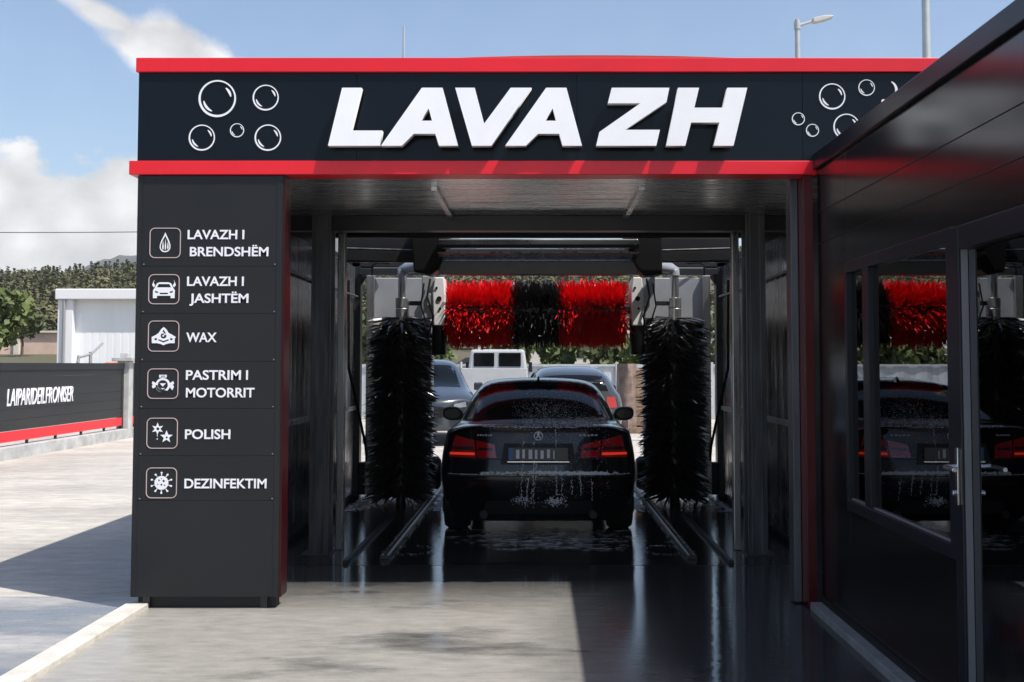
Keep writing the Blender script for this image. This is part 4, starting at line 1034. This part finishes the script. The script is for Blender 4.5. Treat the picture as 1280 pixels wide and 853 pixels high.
def coupe():
    t = thing('parked_car', 'black two-door saloon with lit tail lights and foam on its boot, in the wash', 'car', (0, 0, 0))
    st = [(0.0, (.60,0.185),(.76,0.285),(.815,.53),(.81,.70),(.775,.93),(.68,.985),(.52,1.002),(.26,1.010),(0,1.012)),
          (.28, (.68,.150),(.845,.272),(.882,.53),(.878,.72),(.825,.955),(.71,1.005),(.54,1.022),(.27,1.030),(0,1.033)),
          (.74, (.72,.132),(.86,.262),(.893,.53),(.890,.74),(.842,.95),(.735,1.005),(.66,1.022),(.34,1.042),(0,1.046)),
          (1.12,(.72,0.125),(.86,0.255),(.892,.53),(.888,.74),(.845,.945),(.755,1.00),(.665,1.185),(.35,1.222),(0,1.232)),
          (1.58,(.72,0.115),(.855,0.245),(.885,.53),(.882,.73),(.846,.935),(.762,.995),(.63,1.350),(.34,1.392),(0,1.402)),
          (2.10,(.72,0.115),(.85,0.245),(.88,.53),(.878,.73),(.845,.925),(.765,.985),(.615,1.382),(.34,1.418),(0,1.425)),
          (2.60,(.72,0.115),(.85,0.245),(.88,.53),(.878,.73),(.845,.915),(.765,.975),(.615,1.352),(.34,1.392),(0,1.402)),
          (3.02,(.72,0.115),(.855,0.245),(.885,.53),(.882,.73),(.845,.905),(.765,.965),(.66,1.18),(.35,1.222),(0,1.232)),
          (3.40,(.72,0.115),(.86,0.245),(.888,.53),(.885,.72),(.835,.89),(.745,.935),(.66,.965),(.35,.985),(0,.99)),
          (3.95,(.72,0.115),(.86,0.245),(.888,.52),(.88,.68),(.81,.83),(.70,.87),(.55,.89),(.30,.905),(0,.91)),
          (4.35,(.66,0.125),(.80,0.245),(.84,.49),(.83,.61),(.76,.72),(.65,.75),(.50,.765),(.25,.775),(0,.78)),
          (4.58,(.50,0.155),(.60,0.255),(.64,.46),(.63,.57),(.60,.655),(.52,.68),(.40,.69),(.20,.695),(0,.70))]
    def rear(x, z): return .10*max(0, (z-.56)/.4)**1.2 + .12*max(0, (.45-z)/.2) + .17*abs(x/.8)**3
    def front(x, z): return -.10*max(0, (z-.5)/.2) - .2*abs(x/.6)**3
    wy = (1.0, 3.76); wr = .325
    body, bvh = make_car_body(st, rear, front, wy, wr)
    body.materials.append(M['paint']); body.name = 'body'
    bo = link('body', body, t, local=True)
    def P_(corners, name, mt, parent, axis='Y', sign=1, off=.006, nu=14, nv=10, bow=(0, 0)):
        return patch(bvh, corners, axis, nu, nv, off, sign, bow).build(name, mt, parent, smooth=60, local=True)
    P_([(-.63,1.035),(.63,1.035),(.545,1.340),(-.545,1.340)], 'rear_window', 'cglass', t, bow=(.016, .030), off=.004)
    P_([(-.62,1.0),(.62,1.0),(.5,1.33),(-.5,1.33)], 'windscreen', 'cglass', t, sign=-1, bow=(.02, .03), off=.004)
    for s in (-1, 1):
        P_([(1.05,1.04),(2.0,1.02),(1.9,1.315),(1.45,1.30)], 'side_window', 'cglass', t, 'X', s, off=.004)
        P_([(2.06,1.02),(3.05,1.0),(2.62,1.30),(1.96,1.318)], 'side_window', 'cglass', t, 'X', s, off=.004)
        # tail lights: outer and inner block
        lt = P_([(s*.79,.735),(s*.545,.735),(s*.565,.885),(s*.735,.925)], 'tail_light', 'lens', t, off=.007)
        P_([(s*.785,.757),(s*.56,.757),(s*.56,.779),(s*.785,.777)], 'light_bar', 'lit', lt, off=.0105, nu=8, nv=2)
        P_([(s*.77,.80),(s*.565,.80),(s*.57,.83),(s*.762,.83)], 'light_bar', 'lens_d', lt, off=.0105, nu=8, nv=2)
        l2 = P_([(s*.535,.735),(s*.365,.735),(s*.385,.85),(s*.55,.885)], 'tail_light', 'lens', t, off=.007)
        P_([(s*.53,.80),(s*.40,.80),(s*.40,.822),(s*.53,.825)], 'light_bar', 'lens_d', l2, off=.0105, nu=6, nv=2)
        P_([(s*.55,.56),(s*.78,.60),(s*.74,.68),(s*.55,.67)], 'headlight', 'gpanel', t, sign=-1, off=.006)
        # mirrors
        m = MB()
        cx, cy, cz = s*.955, 2.78, 1.005
        prof = [(0,.0),(.55,.1),(.9,.4),(1,.7),(.9,1)]
        vs = []; n = 18
        for j, (k, yy) in enumerate(((.55, .16), (.9, .10), (1.0, .02), (.97, -.04), (.90, -.055))):
            for i in range(n):
                a = 2*PI*i/n; ca, sa = math.cos(a), math.sin(a)
                ex = abs(ca)**.75*(1 if ca >= 0 else -1); ez = abs(sa)**.75*(1 if sa >= 0 else -1)
                vs.append((cx + .112*k*ex, cy + yy, cz + .078*k*ez + .008*ca*s))
        m.add(vs, [(j*n+i, j*n+(i+1) % n, (j+1)*n+(i+1) % n, (j+1)*n+i) for j in range(4) for i in range(n)] + [tuple(range(n))[::-1], tuple(4*n+i for i in range(n))])
        m.tube([(s*.80, cy+.06, .965), (s*.89, cy+.05, .98)], [.035, .03], 8)
        mo = m.build('mirror', 'black', t, smooth=45, local=True)
        MB().prism([(cx + .085*math.cos(2*PI*i/20), cz+.05*math.sin(2*PI*i/20)) for i in range(20)], cy-.0585, cy-.0565).build('mirror_glass', 'cglass', mo)
        for yy in wy: wheel_part(t, s*.765, yy, wr, .235, s)
        m = MB().lathe([(.034, .0), (.040, .01), (.040, .14)], (s*.48, .12, .235), 'Y', 18); m.build('exhaust', 'seam', t, smooth=40, local=True)
        P_([(s*.62,.50),(s*.40,.50),(s*.40,.525),(s*.62,.525)], 'reflector', 'lens_d', t, off=.005, nu=6, nv=2)
    # bumper details
    P_([(-.78,.575),(.78,.575),(.78,.588),(-.78,.588)], 'bumper_gap', 'seam', t, off=.003, nu=40, nv=1)
    P_([(-.50,.24),(.50,.24),(.46,.36),(-.46,.36)], 'diffuser', 'seam', t, off=.005, nu=20, nv=5)
    for s in (-1, 1): P_([(s*.555,.70),(s*.549,.70),(s*.600,.985),(s*.606,.985)], 'boot_gap', 'seam', t, off=.003, nu=1, nv=16)
    P_([(-.60,.722),(.60,.722),(.60,.728),(-.60,.728)], 'boot_gap', 'seam', t, off=.003, nu=30, nv=1)
    P_([(-.33,.68),(.33,.68),(.30,.86),(-.30,.86)], 'plate_recess', 'seam', t, off=.003, nu=10, nv=6)
    pl = MB().box((-.262, .030, .715), (.262, .045, .828)).build('number_plate', 'plate', t, bevel=.004, local=True)
    MB().box((-.260, .027, .718), (-.222, .0295, .825)).build('plate_strip', 'plate_blue', pl)
    # wet white marks on the plate (its characters cannot be read)
    m = MB(); 
    for x, w in ((-.195, .030), (-.140, .022), (-.085, .032), (-.030, .022), (.018, .028), (.075, .026), (.13, .010)): m.box((x, .026, .728+random.uniform(0, .012)), (x+w, .0295, .815-random.uniform(0, .015)))
    m.build('plate_marks', 'foam', pl)
    MB().box((-.27, .022, .700), (.27, .05, .709)).build('plate_rim', 'chrome', pl)
    # round badge: ring with a simple spread figure
    h = bvh.ray_cast(Vector((0, -2, .925)), Vector((0, 1, 0)))[0]
    m = MB(); y = h.y-.010
    m.add([(r*math.cos(2*PI*i/24), y, .925+r*math.sin(2*PI*i/24)) for r in (.040, .033) for i in range(24)], [(i, (i+1) % 24, 24+(i+1) % 24, 24+i) for i in range(24)])
    m.tube([(-.018, y, .905), (.012, y, .945)], .006, 6).tube([(.018, y, .905), (-.012, y, .945)], .006, 6).lathe([(.012, -.004), (.012, .004)], (0, y, .945), 'Y', 10)
    m.build('badge', 'decal', t, local=True)
    for x0, x1 in ((-.54, -.40), (.36, .53)):
        m = MB(); n = 6 if x0 < 0 else 5
        for i in range(n):
            xx = x0 + (x1-x0)*i/n; hh = bvh.ray_cast(Vector((xx, -2, .93)), Vector((0, 1, 0)))[0]
            m.box((xx, hh.y-.008, .922), (xx+(x1-x0)/n*.65, hh.y-.001, .934 + (.004 if i % 2 else 0)))
        m.build('badge', 'gpanel', t, local=True)
    # aerial fin
    h = bvh.ray_cast(Vector((0, 1.62, 3)), Vector((0, 0, -1)))[0]
    MB().add([(-.02, 1.52, h.z-.01), (.02, 1.52, h.z-.01), (.02, 1.72, h.z), (-.02, 1.72, h.z), (-.006, 1.57, h.z+.05), (.006, 1.57, h.z+.05)], [(0,1,5,4),(1,2,5),(2,3,4,5),(3,0,4)]).build('aerial', 'paint', t, local=True)
    # foam: flecks, drips and films lying on the tail
    fr = random.Random(21); vs = []; fs = []
    def blob(x, z, rx, rz):
        h = bvh.ray_cast(Vector((x, -2, z)), Vector((0, 1, 0)))
        if h[0] is None: return
        nrm = h[1]; p = h[0] + (nrm if nrm.y < 0 else -nrm)*.007
        nn = (nrm if nrm.y < 0 else -nrm); ux = Vector((1, 0, 0)); ux = (ux - nn*ux.dot(nn)).normalized(); uz = nn.cross(ux).normalized()
        o = len(vs); k = 6
        vs.append(p + nn*min(rx, rz)*.5)
        for i in range(k):
            a = 2*PI*i/k + fr.random(); q = fr.uniform(.7, 1.2)
            vs.append(p + ux*rx*q*math.cos(a) + uz*rz*q*math.sin(a))
        fs.extend((o, o+1+i, o+1+(i+1) % k) for i in range(k))
    for _ in range(900):
        x = fr.gauss(.10, .20); z = 1.055 + abs(fr.gauss(0, .095)); 
        if -.25 < x < .52 and z < 1.3: r = fr.uniform(.0015, .0045); blob(x, z, r*1.3, r)
    for _ in range(900):
        x = fr.uniform(-.15, .62); blob(x, 1.030+fr.gauss(0, .010), fr.uniform(.004, .016), fr.uniform(.002, .004))
    for _ in range(1100):
        x = fr.uniform(-.50, .70) if fr.random() < .35 else fr.uniform(-.02, .60); blob(x, .612+fr.gauss(0, .006) - .02*abs(x), fr.uniform(.004, .018), fr.uniform(.0015, .0045))
    for _ in range(260):
        x = fr.uniform(-.80, .80); blob(x, .590+fr.gauss(0, .0015), fr.uniform(.006, .018), .0015)
    for _ in range(420):
        x = fr.uniform(-.50, .62); blob(x, 1.000+fr.gauss(0, .004), fr.uniform(.004, .016), fr.uniform(.001, .0025))
    for xd, z1, z0, n in ((-.13,.90,.32,70),(-.04,.88,.40,80),(-.02,.70,.30,60),(.15,.98,.30,110),(.20,.60,.34,40),(.36,.60,.40,40),(.47,.56,.36,30),(-.09,.56,.3,60),(.29,.56,.42,20)):
        w = 0
        for i in range(n):
            z = z1 + (z0-z1)*i/n; w += fr.gauss(0, .0016)
            if fr.random() < .62: blob(xd+w+fr.gauss(0, .004), z, fr.uniform(.0015, .004), fr.uniform(.004, .012))
    for _ in range(150): blob(fr.gauss(.14, .045), .36+fr.gauss(0, .022), fr.uniform(.003, .010), fr.uniform(.002, .005))
    for _ in range(110): blob(fr.gauss(-.14, .05), .37+fr.gauss(0, .016), fr.uniform(.002, .008), fr.uniform(.002, .004))
    for _ in range(500): blob(fr.uniform(-.2, .62), fr.uniform(.40, 1.0), fr.uniform(.0012, .003), fr.uniform(.0012, .003))
    MB().add(vs, fs).build('foam', 'foam', t, local=True)
    t.location = (0, 9.78, 0)
    return t
coupe()

def suv(name, label, loc, rz, paint, low=False):
    t = thing(name, label, 'car', (0, 0, 0))
    k = .80 if low else 1.0
    def z_(z): return z if z < .95 else .95 + (z-.95)*k
    st = [(0.0, (.60,.35),(.74,.42),(.80,.60),(.80,.85),(.76,1.02),(.68,1.10),(.55,1.30),(.28,1.33),(0,1.34)),
          (.25, (.70,.30),(.86,.40),(.90,.62),(.895,.86),(.85,1.03),(.80,1.10),(.62,1.50),(.32,1.54),(0,1.55)),
          (.9,  (.74,.28),(.88,.38),(.92,.62),(.91,.86),(.87,1.02),(.81,1.09),(.60,1.60),(.32,1.65),(0,1.66)),
          (1.9, (.74,.28),(.88,.38),(.915,.62),(.91,.86),(.87,1.01),(.81,1.08),(.60,1.62),(.32,1.67),(0,1.68)),
          (2.6, (.74,.28),(.88,.38),(.915,.62),(.91,.86),(.87,1.00),(.81,1.07),(.60,1.57),(.32,1.61),(0,1.62)),
          (3.1, (.74,.28),(.88,.38),(.92,.62),(.91,.85),(.86,.99),(.80,1.06),(.68,1.18),(.36,1.22),(0,1.23)),
          (3.7, (.74,.28),(.88,.38),(.92,.62),(.91,.83),(.85,.96),(.76,1.01),(.58,1.05),(.30,1.07),(0,1.075)),
          (4.15,(.70,.28),(.84,.38),(.87,.58),(.86,.76),(.79,.87),(.70,.92),(.52,.95),(.26,.965),(0,.97)),
          (4.38,(.52,.30),(.62,.40),(.66,.56),(.65,.70),(.62,.80),(.54,.84),(.40,.86),(.20,.87),(0,.875))]
    st = [tuple([s[0]] + [(p[0], z_(p[1])) for p in s[1:]]) for s in st]
    body, bvh = make_car_body(st, lambda x, z: .1*abs(x/.8)**3, lambda x, z: -.2*abs(x/.6)**3, (.85, 3.45), .34)
    body.materials.append(M[paint]); body.name = 'body'; link('body', body, t, local=True)
    def P_(c, n, m, axis='Y', sign=1, off=.006, bow=(0, 0)):
        c = [(a, z_(b)) for a, b in c]; return patch(bvh, c, axis, 12, 8, off, sign, bow).build(n, m, t, smooth=60, local=True)
    P_([(-.60,1.10),(.60,1.10),(.5,1.53),(-.5,1.53)], 'windscreen', 'cglass', sign=-1, off=.004, bow=(.02, .02))
    P_([(-.60,1.12),(.60,1.12),(.5,1.45),(-.5,1.45)], 'rear_window', 'cglass', off=.004, bow=(.02, .02))
    for s in (-1, 1):
        P_([(.45,1.12),(1.75,1.11),(1.75,1.52),(.6,1.46)], 'side_window', 'cglass', 'X', s, .004)
        P_([(1.82,1.11),(3.0,1.09),(2.55,1.50),(1.82,1.53)], 'side_window', 'cglass', 'X', s, .004)
        P_([(s*.42,.72),(s*.68,.74),(s*.66,.84),(s*.44,.80)], 'headlight', 'gpanel', sign=-1)
        P_([(s*.55,.80),(s*.76,.80),(s*.72,1.0),(s*.58,1.0)], 'tail_light', 'lens')
        m = MB(); m.box((s*.90, 2.82, z_(1.03)), (s*1.08, 2.92, z_(1.19))); m.build('mirror', paint, t, bevel=.03, local=True)
        for yy in (.85, 3.45): wheel_part(t, s*.78, yy, .34, .23, s)
    P_([(-.35,.55),(.35,.55),(.35,.74),(-.35,.74)], 'grille', 'black', sign=-1)
    t.location = loc; t.rotation_euler = (0, 0, rz)
    return t
suv('parked_car', 'grey high-roofed car facing the wash, left of the black car', (-2.55, 25.6, 0), PI+.12, 'dgrey')
suv('parked_car', 'dark low car parked beyond the black car towards the right', (.62, 19.5, 0), 0.05, 'ddark', True)

# ------------------------------------------------------------------ air
def haze():
    o = MB().box((-900, -60, -4), (900, 1450, 152)).build('haze', 'seam')
    m = bpy.data.materials.new('haze_air'); m.use_nodes = True; nt = m.node_tree
    nt.nodes.remove(nt.nodes['Principled BSDF'])
    v = nt.nodes.new('ShaderNodeVolumePrincipled'); v.inputs['Color'].default_value = (.93, .96, 1, 1); v.inputs['Density'].default_value = .00020; v.inputs['Anisotropy'].default_value = .2
    nt.links.new(v.outputs[0], nt.nodes['Material Output'].inputs['Volume'])
    o.data.materials.clear(); o.data.materials.append(m)
    tag(o, 'thin pale summer haze over the valley', kind='stuff')
haze()
